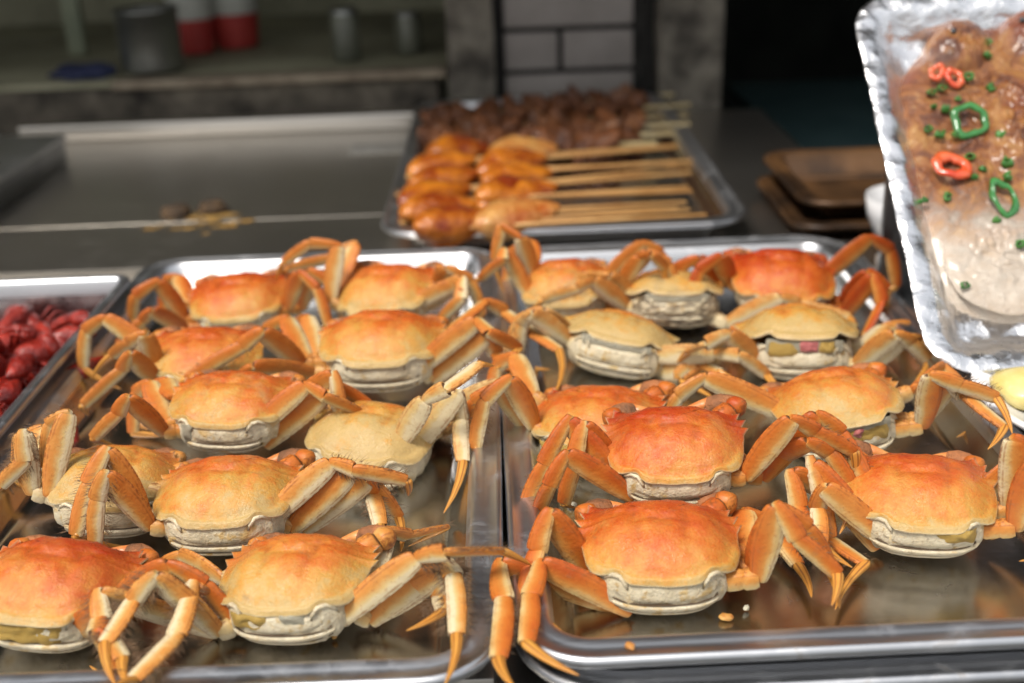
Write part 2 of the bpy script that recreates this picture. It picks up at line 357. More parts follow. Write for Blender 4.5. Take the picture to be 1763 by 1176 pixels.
# room behind the doorway
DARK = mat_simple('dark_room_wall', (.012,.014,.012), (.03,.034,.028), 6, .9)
GRN = mat_simple('green_floor_paint', (.30,.36,.26), (.42,.48,.36), 4, .6)
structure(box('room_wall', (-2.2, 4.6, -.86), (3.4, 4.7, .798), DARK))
structure(box('room_wall', (2.2, 1.0, -.86), (2.3, 4.59, .798), DARK))  # unseen side walls, added with the canopy to hold off side light
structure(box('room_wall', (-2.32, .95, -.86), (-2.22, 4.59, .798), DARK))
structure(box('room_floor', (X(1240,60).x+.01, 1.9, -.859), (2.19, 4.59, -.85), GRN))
SHADE = mat_simple('shade_canopy', (.06,.058,.05), (.11,.105,.09), 4, .8)
structure(box('unseen_shade_canopy', (-2.4, .98, .80), (3.4, 4.8, .83), SHADE))  # unseen canopy, added to shade the background and darken tray reflections

# things on the cabinet shelf
YS = YW+.17
PAN2 = mat_steel('old_pot_steel', (.34,.35,.33), .45, .5)
def on_shelf(name, pxc, wpx, toppx, prof_fn, footpx, label, cat, Y=YS, group=None):
    Y = az(pxc, footpx, zs).y
    p = X(pxc, 100, Y); R = wpx/F*(Y/math.cos(TH))*.5*1.02; zt = X(pxc, toppx, Y).z; Hh = zt-zs
    t = thing(name, (p.x, Y, zs), label, cat, group)
    for n, m, prof in prof_fn(R, Hh): link(n, lathe_mesh(n, prof, 32), t, m)
    return t
WHITE = mat_simple('white_paper', (.33,.33,.29), (.42,.42,.37), 30, .6)
RED = mat_simple('red_print', (.30,.02,.018), (.38,.04,.03), 30, .55)
def cup(R, Hh):
    return [('lower_half', RED, [(0, .001), (R*.8, .001), (R*.82, .004), (R*.92, Hh*.40)]), ('upper_half', WHITE, [(R*.921, Hh*.40), (R, Hh), (R*.93, Hh), (R*.88, Hh*.6), (0, Hh*.58)])]
def pot(R, Hh): return [('pot_body', PAN2, [(0, .001), (R*.95, .001), (R, .008), (R, Hh), (R*1.06, Hh), (R*1.06, Hh+.004), (R*.97, Hh+.002), (R*.94, .01), (0, .008)])]
JARM = mat_simple('cloudy_jar', (.07,.075,.055), (.13,.135,.10), 12, .35)
def jar(R, Hh): return [('jar_body', JARM, [(0, .001), (R*.95, .001), (R, .004), (R, Hh*.86), (R*.9, Hh*.9)]), ('jar_lid', PAN2, [(R*.93, Hh*.9), (R*.93, Hh), (0, Hh)])]
on_shelf('steel_pot', 262, 92, 18, pot, 122, 'grey steel pot on the shelf beside the red and white cups', 'pot')
GL = mat_simple('grey_lid', (.05,.05,.05), (.09,.09,.09), 20, .6)
on_shelf('paper_cup', 338, 72, -60, cup, 90, 'red and white paper cup on shelf next to the steel pot', 'cup')
on_shelf('paper_cup', 412, 78, -70, cup, 80, 'red and white paper cup on shelf away from the steel pot', 'cup')
on_shelf('storage_jar', 598, 44, 14, jar, 104, 'tall grey jar standing alone on the cabinet shelf', 'jar')
on_shelf('storage_jar', 706, 40, 20, jar, 92, 'grey jar on cabinet shelf near the plaster pier', 'jar')
BLUE = mat_simple('blue_cloth', (.015,.02,.06), (.03,.04,.10), 30, .8)
p = X(148, 136, YW+.05); cl = link('blue_cloth', blob_mesh('blue_cloth', .045, .03, .012, 9, .4, 2), None, BLUE); cl.location = (p.x, YW+.05, zs+.006); tag(cl, 'small crumpled blue cloth on the shelf edge', 'cloth')
p = X(135, 60, YS+.1); tag(box('glass_highlight', (p.x-.014, YS+.08, zs+.0005), (p.x+.014, YS+.10, min(zs+.55, .79)), mat_simple('glass_highlight_green', (.16,.18,.12), (.24,.26,.17), 8, .5), None, .004), 'pale green strip painting a highlight on the cabinet glass', 'highlight')  # pale strip standing in for an upright highlight on the cabinet glass

# prep table and baking trays beyond the doorway
TEAL = mat_simple('dark_teal_top', (.05,.10,.105), (.08,.14,.145), 10, .45)
tt = thing('prep_table', (.62, 2.0, -.86), 'dark teal table standing in the doorway', 'table')
za = -.10; c1 = az(1268, 142, za); c2 = az(1300, 322, za)
box('table_top', (-.17, c2.y-2.0, .735), (1.0, c1.y-2.0, .76), TEAL, tt, .004)
for sx in (-.12, .95):
    for sy in (c2.y-2.0+.05, c1.y-2.0-.05): box('leg', (sx-.02, sy-.02, 0), (sx+.02, sy+.02, .735), STEELD, tt, .002)
BAKE = mat_simple('burnt_baking_tin', (.025,.014,.008), (.14,.068,.026), 12, .4, metal=.3, bump=.5)
WOOD = mat_simple('brown_board', (.03,.018,.01), (.085,.05,.026), 12, .55)
sb = tag(box('side_board', (.335, .62, -.03), (1.1, 1.30, -.008), WOOD, None, .003), 'brown wooden side table under the burnt baking tins', 'table')
box('apron', (.39, .68, -.86), (1.0, 1.24, -.031), WOOD, sb, .002)
make_tray('baking_tin', .262, .70, 1.012, 1.20, .014, -.0025, 'burnt brown baking tin, lower of the two beside the skewer tray', 'tin', rad=.03, mat=BAKE)
make_tray('baking_tin', .272, .71, 1.02, 1.22, .034, .0105, 'burnt brown baking tin stacked on the other tin', 'tin', rad=.03, mat=BAKE)
# ------------------------------------------------------------------ crabs
HALF = [(0,-.845),(.12,-.85),(.24,-.85),(.35,-.84),(.43,-.815),(.495,-.765),(.54,-.70),(.60,-.66),(.68,-.645),(.77,-.61),(.86,-.53),(.925,-.40),(.96,-.25),(.98,-.09),(.99,.05),(.985,.14),
        (1.065,.235),(.972,.235),(.965,.31),(1.04,.435),(.945,.42),(.935,.50),(.985,.645),(.885,.60),(.86,.68),(.86,.84),(.76,.735),(.66,.70),(.57,.73),(.50,.80),(.42,.775),(.34,.79),(.24,.85),(.15,.80),(0,.80)]
def g(x, y, cx, cy, sx, sy): return math.exp(-((x-cx)/sx)**2-((y-cy)/sy)**2)
def shell_height(x, y, t, rnd):
    ax = abs(x)
    z = .385*max(0, 1-t**2.3)**.92
    z -= .05*max(0, y)**2
    # swellings: gastric, cardiac, branchial; grooves between them
    z += .035*g(x,y,0,.30,.22,.22) + .03*g(ax,y,.30,.42,.14,.16) + .016*g(x,y,0,-.30,.26,.24) + .035*g(ax,y,.58,-.05,.22,.32) + .02*g(ax,y,.62,.40,.14,.14)
    z -= .036*g(ax,y,.33,.08,.08,.17) + .028*g(x,y,0,-.02,.24,.06) + .018*g(ax,y,.30,-.28,.08,.20) + .022*g(ax,y,.46,.22,.12,.07)
    for cx, cy in ((.15,.60),(.36,.60),(.12,.12),(.30,.23),(.50,.30)): z += .026*g(ax,y,cx,cy,.055,.03)
    z += .022*noise.noise(Vector((x*2.0, y*2.0, rnd))) + .006*noise.noise(Vector((x*6, y*6, rnd)))
    return z*(1 if t < 1 else 0)
def edge_z(x, y):
    ax = abs(x)
    return .055*g(ax,y,.57,-.67,.11,.13) - .055*g(ax,y,.88,-.48,.16,.2) + .6*max(0, ax-.99) - .07*max(0, y-.5) - .03*g(x,y,0,-.85,.36,.2)
def groove(x, y):
    ax = abs(x)
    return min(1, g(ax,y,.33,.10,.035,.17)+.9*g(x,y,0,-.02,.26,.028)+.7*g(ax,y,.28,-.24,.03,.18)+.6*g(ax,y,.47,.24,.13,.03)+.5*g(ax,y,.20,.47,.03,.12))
def carapace_mesh(seed):
    rnd = seed*7.3; hk_ = .88+.24*((seed*37) % 11)/10; out = HALF + [(-x, y) for x, y in HALF[-2:0:-1]]; rng = random.Random(seed)
    out = [(x*(1+rng.uniform(-.012,.012)), (y if y > 0 else y*(.95+.09*((seed*13) % 7)/6))+rng.uniform(-.010,.010)) for x, y in out]
    D = []
    for i in range(len(out)):                                   # two points per outline step
        a, b = out[i], out[(i+1) % len(out)]; D += [a, ((a[0]+b[0])/2, (a[1]+b[1])/2)]
    n = len(D); ts = [0, .06,.12,.18,.24,.30,.36,.42,.48,.54,.60,.66,.71,.76,.81,.86,.90,.93,.955,.975,.99,1.0]
    sm = []
    for (x, y) in D:
        a = math.atan2(y, x); k = 1/((abs(math.cos(a)/.93)**2.6+abs(math.sin(a)/.82)**2.6)**(1/2.6)); sm.append((k*math.cos(a), k*math.sin(a)))
    V, Fc = [], []
    for t in ts[1:]:
        m = t**14
        for (x, y), (sx, sy) in zip(D, sm):
            px, py = (x*m+sx*(1-m))*t, (y*m+sy*(1-m))*t
            z = hk_*shell_height(px, py, t, rnd) + (1 if y < 0 else 1)*edge_z(x, y)*t**7
            rear = max(0, min(1, (-y-.1)*2.2))
            z += (.028*math.exp(-((t-.965)/.016)**2) - .022*math.exp(-((t-.905)/.03)**2))*rear
            V.append((px, py, z))
    for ins, dz in ((1.002,-.016),(.985,-.032),(.94,-.035),(.86,-.01)):
        for (x, y) in D: V.append((x*ins, y*ins, edge_z(x, y)+dz))
    rings = len(ts)-1+4
    for j in range(rings-1):
        for i in range(n): Fc.append((j*n+i, (j+1)*n+i, (j+1)*n+(i+1) % n, j*n+(i+1) % n))
    V.append((0, 0, hk_*shell_height(0, 0, 0, rnd))); c = len(V)-1
    for i in range(n): Fc.append((c, i, (i+1) % n))
    cols = []
    for k, t in enumerate(ts[1:]):
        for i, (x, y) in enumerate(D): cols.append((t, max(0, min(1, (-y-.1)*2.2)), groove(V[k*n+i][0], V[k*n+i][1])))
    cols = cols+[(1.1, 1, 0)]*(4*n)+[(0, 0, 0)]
    return mesh('carapace', V, Fc, cols)
BPROF = [(.86,.02),(.90,-.07),(.925,-.16),(.94,-.26),(.935,-.35),(.90,-.44),(.82,-.53),(.66,-.61),(.40,-.665),(.0,-.68)]
def bell(a): return 1/((abs(math.cos(a)/.93)**2.8+abs(math.sin(a)/.86)**2.8)**(1/2.8))
def body_mesh(seed):
    n = 72; V, Fc = [], []
    for j, (k, z) in enumerate(BPROF):
        for i in range(n):
            a = 2*math.pi*i/n; q = bell(a)*k; v = Vector((q*math.cos(a), q*math.sin(a)-(.02 if j else .0), z))
            if 1 < j < 7 and abs(math.cos(a)) > .5: v *= 1+.025*math.sin(a*26)                    # leg-base lobes along the flanks
            v += .018*noise.noise_vector(v*4+Vector((seed,0,0)))+.008*noise.noise_vector(v*13+Vector((seed,0,0))); V.append(v)
    for j in range(len(BPROF)-1):
        for i in range(n): Fc.append((j*n+i, (j+1)*n+i, (j+1)*n+(i+1) % n, j*n+(i+1) % n))
    return mesh('body', V, Fc)
def kz(z):
    for (k0, z0), (k1, z1) in zip(BPROF, BPROF[1:]):
        if z1 <= z <= z0: return k0+(k1-k0)*(z0-z)/(z0-z1)
    return .6
def band_mesh(amax, z0, hh, dep, seed):
    """one plate of the folded abdomen, lying flat against the rear of the body"""
    V, Fc = [], []; n, m = 27, 7
    for i in range(n):
        u = -1+2*i/(n-1); a = math.radians(-90+amax*u); e = max(0, 1-abs(u)**4)
        for j in range(m):
            t = -1+2*j/(m-1); z = z0+.03*u*u+hh*t*(.35+.65*e)+.010*noise.noise(Vector((u*3, seed*1.7, t)))
            k = kz(min(0, max(-.675, z)))+dep*e*(1-abs(t)**3)**.5+(-.03 if abs(t) == 1 else 0)+(-.05 if abs(u) == 1 else 0)
            q = bell(a)*k; V.append((q*math.cos(a), q*math.sin(a)-.02, z))
    for i in range(n-1):
        for j in range(m-1): Fc.append((i*m+j, (i+1)*m+j, (i+1)*m+j+1, i*m+j+1))
    return mesh('abdomen_plate', V, Fc)
SEC = [(1,.0),(.93,.42),(.72,.80),(.38,.98),(0,1.0),(-.40,.98),(-.74,.86),(-.96,.52),(-1.0,0),(-.96,-.52),(-.74,-.86),(-.40,-.98),(0,-1.0),(.38,-.98),(.72,-.80),(.93,-.42)]
def seg(p0, p1, nrm, prof, arch=0.0, upv=Vector((0,0,1)), K=16, dark=(0,1), flip=1):
    K = 16
    """shell-like tapered limb segment with a flattened section; prof = (along, half width, half thickness)"""
    d = p1-p0; L = max(d.length, 1e-5); d /= L
    wk = max(0, min(1, (abs(nrm.dot(d))-.45)/.4)); nrm = nrm*(1-wk)+Vector((0,0,1))*wk
    nn = (nrm-d*nrm.dot(d)); nn = nn.normalized() if nn.length > 1e-3 else d.orthogonal().normalized()
    wv = nn.cross(d).normalized()
    if wv.dot(upv) < 0: wv = -wv
    V, C, Fc = [], [], []
    for t, hw, hn in prof:
        c = p0+d*(L*t)+wv*(arch*L*math.sin(math.pi*max(0, min(1, t))))
        for k in range(K):
            ca, sa = SEC[k]; V.append(c+wv*(hw*ca)+nn*(hn*sa))
            dk = max(max(0, 1-(t-prof[0][0])/.028) if dark[0] else 0, max(0, 1-(prof[-1][0]-t)/.022) if dark[1] else 0)
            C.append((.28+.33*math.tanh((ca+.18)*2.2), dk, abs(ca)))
    n = len(prof)
    for j in range(n-1):
        for k in range(K): Fc.append((j*K+k, j*K+(k+1) % K, (j+1)*K+(k+1) % K, (j+1)*K+k))
    Fc.append(tuple(range(K-1, -1, -1))); Fc.append(tuple((n-1)*K+k for k in range(K)))
    return V, Fc, C, wv, nn
def prof_scale(pr, s): return [(t, w_*s, n_*s) for t, w_, n_ in pr]
P_COXA = [(-.05,.12,.10),(.15,.145,.12),(.45,.135,.11),(.55,.118,.10),(.62,.14,.11),(.88,.135,.10),(1.0,.11,.08)]
P_MER = [(.0,.085,.05),(.012,.108,.058),(.05,.122,.062),(.15,.148,.062),(.32,.180,.060),(.5,.196,.058),(.66,.197,.056),(.82,.182,.056),(.92,.160,.058),(.97,.138,.058),(.99,.11,.048),(1.0,.06,.03)]
P_CAR = [(-.10,.055,.04),(-.02,.08,.048),(.06,.096,.055),(.3,.116,.059),(.65,.134,.060),(.9,.141,.060),(.98,.133,.056),(1.0,.10,.042)]
P_PRO = [(-.06,.075,.04),(.0,.104,.050),(.05,.115,.054),(.3,.128,.053),(.6,.126,.049),(.85,.114,.046),(.96,.106,.044),(.99,.098,.038),(1.0,.068,.025)]
P_DAC = [(-.05,.05,.035),(.0,.070,.046),(.06,.074,.048),(.2,.066,.043),(.4,.053,.035),(.65,.038,.025),(.85,.022,.015),(.96,.010,.008),(1.0,.003,.003)]
HIPS = {1: (.60,.40,-.24), 2: (.70,.16,-.27), 3: (.72,-.12,-.29), 4: (.62,-.42,-.29)}
LEN = (1.22, .48, .72, .80)
ORG = {'A': (0,380), 'B': (440,380), 'C': (860,380), 'D': (1143,560), 'E': (0,756), 'G': (440,756), 'K': (860,756), 'M': (1143,756)}
def parse(s):
    P, o = [], None
    for tk in s.split():
        if tk[0].isalpha() and tk[0] != 'P': o = ORG[tk[0]]; tk = tk[1:]; k = 2.8
        elif tk[0] == 'P': o = (0, 0); k = 1; tk = tk[1:]
        x, y = tk.split(','); P.append((o[0]+float(x)/k, o[1]+float(y)/k))
    return P
def solve(prev, px, L, pref, zmin):
    d = ray(*px).normalized(); q = prev-CP; t0 = q.dot(d); near = CP+d*t0; d0 = (near-prev).length
    Le = d0*1.02+.45*max(0, L-d0)
    h = math.sqrt(max(0, Le*Le-d0*d0)); c = [CP+d*(t0-h), CP+d*(t0+h)]
    best = max(c, key=lambda p: (p-prev).normalized().dot(pref)-(3 if p.z < zmin else 0))
    if best.z < zmin:
        tz = (zmin-CH)/d.z; best = CP+d*min(tz, t0+h)
    return best
def bristles(segs, s, rng, n, ln):
    V, Fc = [], []
    for (p0, p1, wv, nn, hw) in segs:
        d = p1-p0
        for _ in range(n):
            t = rng.random(); sd = rng.choice((-1, 1, -1)); base = p0+d*t+wv*(sd*hw*.92)+nn*(rng.uniform(-.5,.5)*hw*.5)
            dr = (wv*sd+d.normalized()*rng.uniform(.1,.7)+nn*rng.uniform(-.6,.6)).normalized(); l = ln*rng.uniform(.5,1.1); r = .0045*s
            a = dr.orthogonal().normalized()*r; b = dr.cross(a); o = len(V)
            mid = base+dr*l*.5+d.normalized()*l*.06; V += [base+a, base-a*.5+b*.87, base-a*.5-b*.87, mid+a*.6, mid-a*.3+b*.5, mid-a*.3-b*.5, base+dr*l+d.normalized()*l*.22]
            for i in range(3):
                j = (i+1) % 3; Fc += [(o+i, o+j, o+3+j, o+3+i), (o+3+i, o+3+j, o+6)]
    return V, Fc
BODY_BANK = {}
ROOTS = {}
def crab(key, cx, cy, W, h, yaw, pitch, roll, label, legs, red=0.0, grey=.3, gap=0.0, dirt=.15, hair=0.0, skip='', roe=None, claws='LR', over='', floor=0.0):
    seed = sum(ord(c)*(i+3) for i, c in enumerate(key)); rng = random.Random(seed)
    R = (Matrix.Rotation(math.radians(yaw), 3, 'Z') @ Matrix.Rotation(math.radians(pitch), 3, 'X') @ Matrix.Rotation(math.radians(roll), 3, 'Y'))
    P = az(cx, cy, h+.0035); s = W*((P-CP).dot(fw)+.028)/F/2                 # the rear edge of the shell, its height set by what it rests on
    ga = math.radians(-gap); gm = Matrix.Rotation(ga, 3, 'X'); piv = Vector((0, .6, 0))
    O = P - R @ (gm @ Vector((0, -.85, -.02)) + piv - gm @ piv)*s
    base = Vector((O.x, O.y, max(floor, O.z-.68*s)))
    root = thing('crab', base, label, 'crab', 'steamed crabs in the two trays')
    ROOTS[key] = (O, s)
    wl_ = lambda v: O + R @ (Vector(v)*s)
    def part(name, me, mat, parent=None, local=False, extra=None):
        o = link(name, me, parent or root, mat)
        if not local:
            rot = R if extra is None else R @ extra[0]
            off = O-base if extra is None else O-base+R @ (extra[1]*s)
            o.matrix_local = Matrix.Translation(off) @ rot.to_4x4() @ Matrix.Diagonal((s, s, s, 1))
        o['redness'] = red*1.45-.01+rng.uniform(-.09,.09)*(.5 if name == 'carapace' else 1); o['grey'] = grey; o['dirt'] = dirt
        return o
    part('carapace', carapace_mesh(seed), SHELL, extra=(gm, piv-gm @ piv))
    bd = part('body', body_mesh(seed % 17), UNDER)
    for i, (am, z0, hh, dep) in enumerate(((44,-.17,.145,.03),(50,-.385,.062,.062),(48,-.505,.055,.06))):
        part('abdomen_plate', band_mesh(am+rng.uniform(-4, 4), z0, hh, dep*rng.uniform(.7, 1.3), seed+i), UNDER)
    for i, (am, z0) in enumerate(((48,-.32),(49,-.449))):
        part('plate_seam', band_mesh(am, z0, .0075, .03, seed+i*2), MEMB)
    for sx in (-1, 1):
        cv = [Vector((sx*a_, b_, c_)) for a_, b_, c_ in ((.45,-.775,-.12),(.475,-.775,-.05),(.535,-.71,.02),(.62,-.645,.012),(.70,-.585,-.06),(.73,-.55,-.17))]
        part('socket_rim', tube_mesh('socket_rim', cv, [.016,.026,.03,.03,.026,.016], 10), UNDER)
    fwd = R @ Vector((0, 1, 0)); sd_ = R @ Vector((1, 0, 0)); upb = R @ Vector((0, 0, 1))
    Z = Vector((0, 0, 1)); rel = lambda Vs: [v-base for v in Vs]
    spec = dict(legs)
    for side, sx in (('L', -1), ('R', 1)):
        for i in (1, 2, 3, 4):
            kx = side+str(i)
            if kx in skip.split(): continue
            hx, hy, hz = HIPS[i]; hip = wl_((sx*hx, hy, hz)); inner = wl_((sx*(hx-.22), hy*.9, hz-.02))
            pts = parse(spec[kx]) if kx in spec else []
            zmin = .0275 if kx in over.split() else floor+.0065
            az_ = math.radians({1: 48, 2: 18, 3: -8, 4: -34}[i]+rng.uniform(-6, 6)); el = math.radians({1: 26, 2: 34, 3: 36, 4: 26}[i]+rng.uniform(-6, 6))
            outd = (sd_*(sx*math.cos(az_))+fwd*math.sin(az_)).normalized(); oh = Vector((outd.x, outd.y, 0)).normalized()
            J = [hip]; lk = rng.uniform(.95, 1.12)
            if pts:
                d = ray(*pts[0]).normalized(); nr = CP+d*((hip-CP).dot(d)); off = nr-hip
                if off.length > .55*s: off = off*(.55*s/off.length)
                J[0] = hip+off
            prefs = [(outd*math.cos(el)+Z*math.sin(el)), (oh*.5-Z*.55).normalized(), (oh*.12-Z).normalized(), (oh*-.12-Z).normalized()]
            defd = [prefs[0], (oh*.75-Z*.5).normalized(), (oh*.25-Z).normalized(), (oh*-.25-Z).normalized()]
            for k in range(4):
                if k+1 < len(pts): q = solve(J[-1], pts[k+1], LEN[k]*lk*s, prefs[k], zmin)
                else:
                    q = J[-1]+defd[k]*(LEN[k]*lk*s)
                    if q.z < zmin:
                        dd = q-J[-1]; dz = max(-abs(dd.z), zmin-J[-1].z); hor = Vector((dd.x, dd.y, 0)); hor = hor.normalized() if hor.length > 1e-6 else oh
                        q = J[-1]+hor*math.sqrt(max(0, (LEN[k]*lk*s)**2-dz*dz))*(1 if k < 3 else .9)+Z*dz
                J.append(q)
            nax = (fwd*.9+outd.cross(Z)*(-sx)*.3).normalized() if abs(outd.dot(fwd)) < .9 else fwd
            V, Fc, C = [], [], []
            def add(res, V, Fc, C):
                o = len(V); V += res[0]; Fc += [tuple(o+i_ for i_ in f_) for f_ in res[1]]; C += res[2]
            mk = {1: .92, 2: 1, 3: 1, 4: .95}[i]
            cx0 = J[0]+(inner-J[0]).normalized()*min((inner-J[0]).length, .42*s)
            r1 = seg(cx0, J[0]+(J[1]-J[0]).normalized()*.03*s, nax, prof_scale(P_COXA, s), K=12, dark=(0, 0)); r1 = (r1[0], r1[1], [(.55*c[0]-.02, 0, c[2]) for c in r1[2]])
            r2 = seg(J[0], J[1], nax, prof_scale(P_MER, s*mk), .018, K=14)
            add(r1, V, Fc, C); add(r2, V, Fc, C)
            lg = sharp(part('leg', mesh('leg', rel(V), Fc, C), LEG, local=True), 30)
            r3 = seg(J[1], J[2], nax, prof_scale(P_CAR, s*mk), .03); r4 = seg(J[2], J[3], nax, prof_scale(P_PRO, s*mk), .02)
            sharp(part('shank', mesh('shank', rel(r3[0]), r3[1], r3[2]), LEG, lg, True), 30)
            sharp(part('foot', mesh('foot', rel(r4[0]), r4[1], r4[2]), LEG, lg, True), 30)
            bend = (J[2]-J[3]); r5 = seg(J[3], J[4], nax, prof_scale(P_DAC, s), .05, upv=(oh if oh.length else Z))
            part('claw_tip', mesh('claw_tip', rel(r5[0]), r5[1], r5[2]), TIP, lg, True)
            hk = max(.18, hair)*(1 if i > 1 else .5)
            nb = int(90*hk)+18
            bv, bf = bristles([(J[2], J[3], r4[3], r4[4], .14*s*mk)]+([(J[1], J[2], r3[3], r3[4], .13*s*mk)] if hk > .5 else []), s, rng, nb, s*(.07+.13*hk))
            o = part('bristles', mesh('bristles', rel(bv), bf), HAIR, lg, True); o['kind'] = 'stuff'
        if side in claws:
            tc = lambda r: [(.55+.25*c_[0], c_[1], c_[2]) for c_ in r[2]]
            cz = 0 if key+side in ('L8R','R7R','R9R','L10R','R8R','R6R','L2L','R10L') else -.15
            c0, c1, c2, c3 = wl_((sx*.50,.55,-.25+cz*.5)), wl_((sx*(.90+cz*.4),.80,-.04+cz)), wl_((sx*(1.0+cz*.6),.98,-.12+cz)), wl_((sx*.55,1.10,-.30+cz*.6))
            c4, c5 = wl_((sx*.12,1.06,-.36)), wl_((sx*.16,1.16,-.42))
            for q in (c3, c4, c5): q.z = max(q.z, floor+.006)
            r1 = seg(c0, c1, fwd, prof_scale([(0,.12,.12),(.2,.15,.13),(.6,.17,.15),(.9,.16,.14),(1,.1,.09)], s), .03)
            cl = part('claw_arm', mesh('claw_arm', rel(r1[0]), r1[1], tc(r1)), LEG, local=True)
            r2 = seg(c1, c2, upb, prof_scale([(-.1,.09,.09),(.1,.13,.13),(.4,.155,.15),(.8,.15,.14),(1.1,.1,.09),(1.2,.04,.04)], s), .02); part('wrist', mesh('wrist', rel(r2[0]), r2[1], tc(r2)), LEG, cl, True)
            r3 = seg(c2, c3, fwd, prof_scale([(-.05,.11,.1),(.15,.16,.14),(.5,.21,.17),(.85,.21,.16),(1.0,.15,.12)], s), .02); pm = part('palm', mesh('palm', rel(r3[0]), r3[1], r3[2]), PALM, cl, True)
            for e_, e1_ in ((c4, 0), (c5, 1)):
                q0 = c3+(upb*(.09 if e1_ == 0 else -.09)*s)
                r4 = seg(q0, e_, fwd, prof_scale([(-.15,.12,.1),(.2,.1,.08),(.6,.07,.06),(.9,.035,.03),(1,.01,.01)], s), .06); part('pincer', mesh('pincer', rel(r4[0]), r4[1], r4[2]), CLAW, cl, True)
    if roe:
        for (u0, u1, zt, zb, mt, bulge) in roe:
            V, Fc = [], []; n, k = 22, 9
            for a in range(n):
                u = u0+(u1-u0)*a/(n-1)
                for b in range(k):
                    t = b/(k-1); z = zt+(zb-zt)*t; e = math.sin(math.pi*a/(n-1))**.35*math.sin(math.pi*(.06+.88*t))**.4
                    y = -.80+.16*u*u-bulge*e*(1+.9*noise.noise(Vector((u*7, z*9, seed)))) + .03*(1-e)
                    V.append((u+.03*noise.noise(Vector((z*9, u*5, seed))), y, z+.04*noise.noise(Vector((u*6, z*4, seed+3)))))
            for a in range(n-1):
                for b in range(k-1): Fc.append((a*k+b, a*k+b+1, (a+1)*k+b+1, (a+1)*k+b))
            part('roe', mesh('roe', V, Fc), mt)
    return root

crab('L1', 402,556,166, 0.022, 4, 16, -2, 'red-orange crab in the rear corner next to the crayfish pan',
 {'L4':'A900,530 730,430 690,480 570,600 600,625','L3':'A900,480 760,290 650,365 640,470','L2':'A905,400 862,270 800,290','R4':'B150,430 215,250','R3':'B235,425 262,240','R2':'B310,430 312,250'}, .12, .15, skip='L1 R1')
crab('L2', 640,545,172, 0.028, -14, 18, -6, 'smooth orange crab tilted against the rear tray wall, legs raised',
 {'L4':'B360,400 400,120 260,110 140,200 100,290','L3':'B380,350 480,110 370,180 150,235 105,270','R4':'B700,440 970,300 1010,350 960,430','R3':'B820,420 1000,280 990,380 900,470','R2':'B870,330 930,230'}, -.02, .1, skip='L1 R1 L2', gap=2)
crab('L3', 352,660,192, 0.024, 8, 13, 4, 'orange crab with another crab\'s thin leg lying across its shell',
 {'L4':'A760,780 620,640 590,720 400,890 430,940','L3':'A750,760 700,545 620,590 540,650 440,760'}, .03, .1, skip='L1 R1 R2 R3 R4', hair=.3)
crab('L4', 645,632,214, 0.032, -2, 6, 0, 'broad orange crab whose long legs reach over the divider between trays',
 {'R4':'B770,730 1070,480 1130,540 1270,615 1150,720','R3':'B850,770 1110,560 1160,640 1240,725 1385,885','R2':'B900,560 1110,390 1200,440 1465,625 1440,840','L4':'B290,740 -20,705 -60,760','L3':'B230,700 30,530 -60,605 A900,770 835,835','L2':'B250,690 150,470','L1':'B275,660 250,465'}, .04, .12, skip='R1', over='R2 R3 R4')
crab('L6', 604,800,226, 0.016, -16, 4, 4, 'pale yellowish crab lying low, half covered by other crabs\' legs',
 {'R4':'B690,1085 820,865 920,810 1080,690 1150,700','R3':'B740,1130 980,830 990,950 G1000,110 905,360','R2':'B900,900 1190,790 1110,840 1015,885 1100,975'}, -.22, .35, skip='L1 L2 L3 L4 R1', roe=[(-.2,.5,-.02,-.22,FAT,.1)], dirt=.1)
crab('L5', 373,740,208, 0.034, -5, 8, 2, 'orange crab with crumbly white fat at one corner of its shell',
 {'R4':'A1180,1060 1475,790 1570,850 1730,920 B510,1105','R3':'A1275,1085 1555,850 B400,800 555,895 560,1060','R2':'A1400,900 B380,740 400,905 480,1090 500,1140','L4':'A795,1025 610,850 570,930 450,1050 560,1085','L3':'A815,985 720,780 660,830','L2':'A840,850 800,770'}, .04, .4, skip='L1 R1', roe=[(-.62,-.42,-.0,-.35,FAT,.07)])
crab('L7', 186,884,222, 0.024, 10, 6, 8, 'pale tan crab pressed against the tray edge below the crayfish pan',
 {'L4':'E240,280 A330,925 240,985','L3':'E160,265 A110,1020 E120,105 0,225 -60,300','L2':'E140,220 A200,1000'}, -.12, .3, skip='L1 R1 R2 R3 R4', hair=.6)
crab('L8', 366,910,246, 0.026, -1, 4, 0, 'tan-orange crab with a broad flat shell, behind the hairiest-legged crab',
 {'L4':'E730,430 505,165 470,290 460,505 650,525','L3':'E700,380 510,50 430,220 365,465 600,545','L2':'E720,250 600,90 560,140','R4':'E1290,400 1600,112 G480,150 730,200 735,275','R3':'E1400,440 G460,165 560,210 690,380 700,545','R2':'G230,440 540,200 560,260 600,420 580,460'}, -.02, .35, skip='L1 R1', hair=.55)
crab('L9', 46,1074,268, 0.022, -4, 2, 6, 'reddish crab leaking yellow roe at the tray\'s corner',
 {'R4':'E345,935 480,850 470,930'}, .10, .15, skip='L1 R1 R2 L2 L3 L4', roe=[(-.75,.45,-.05,-.36,ROE,.08)])
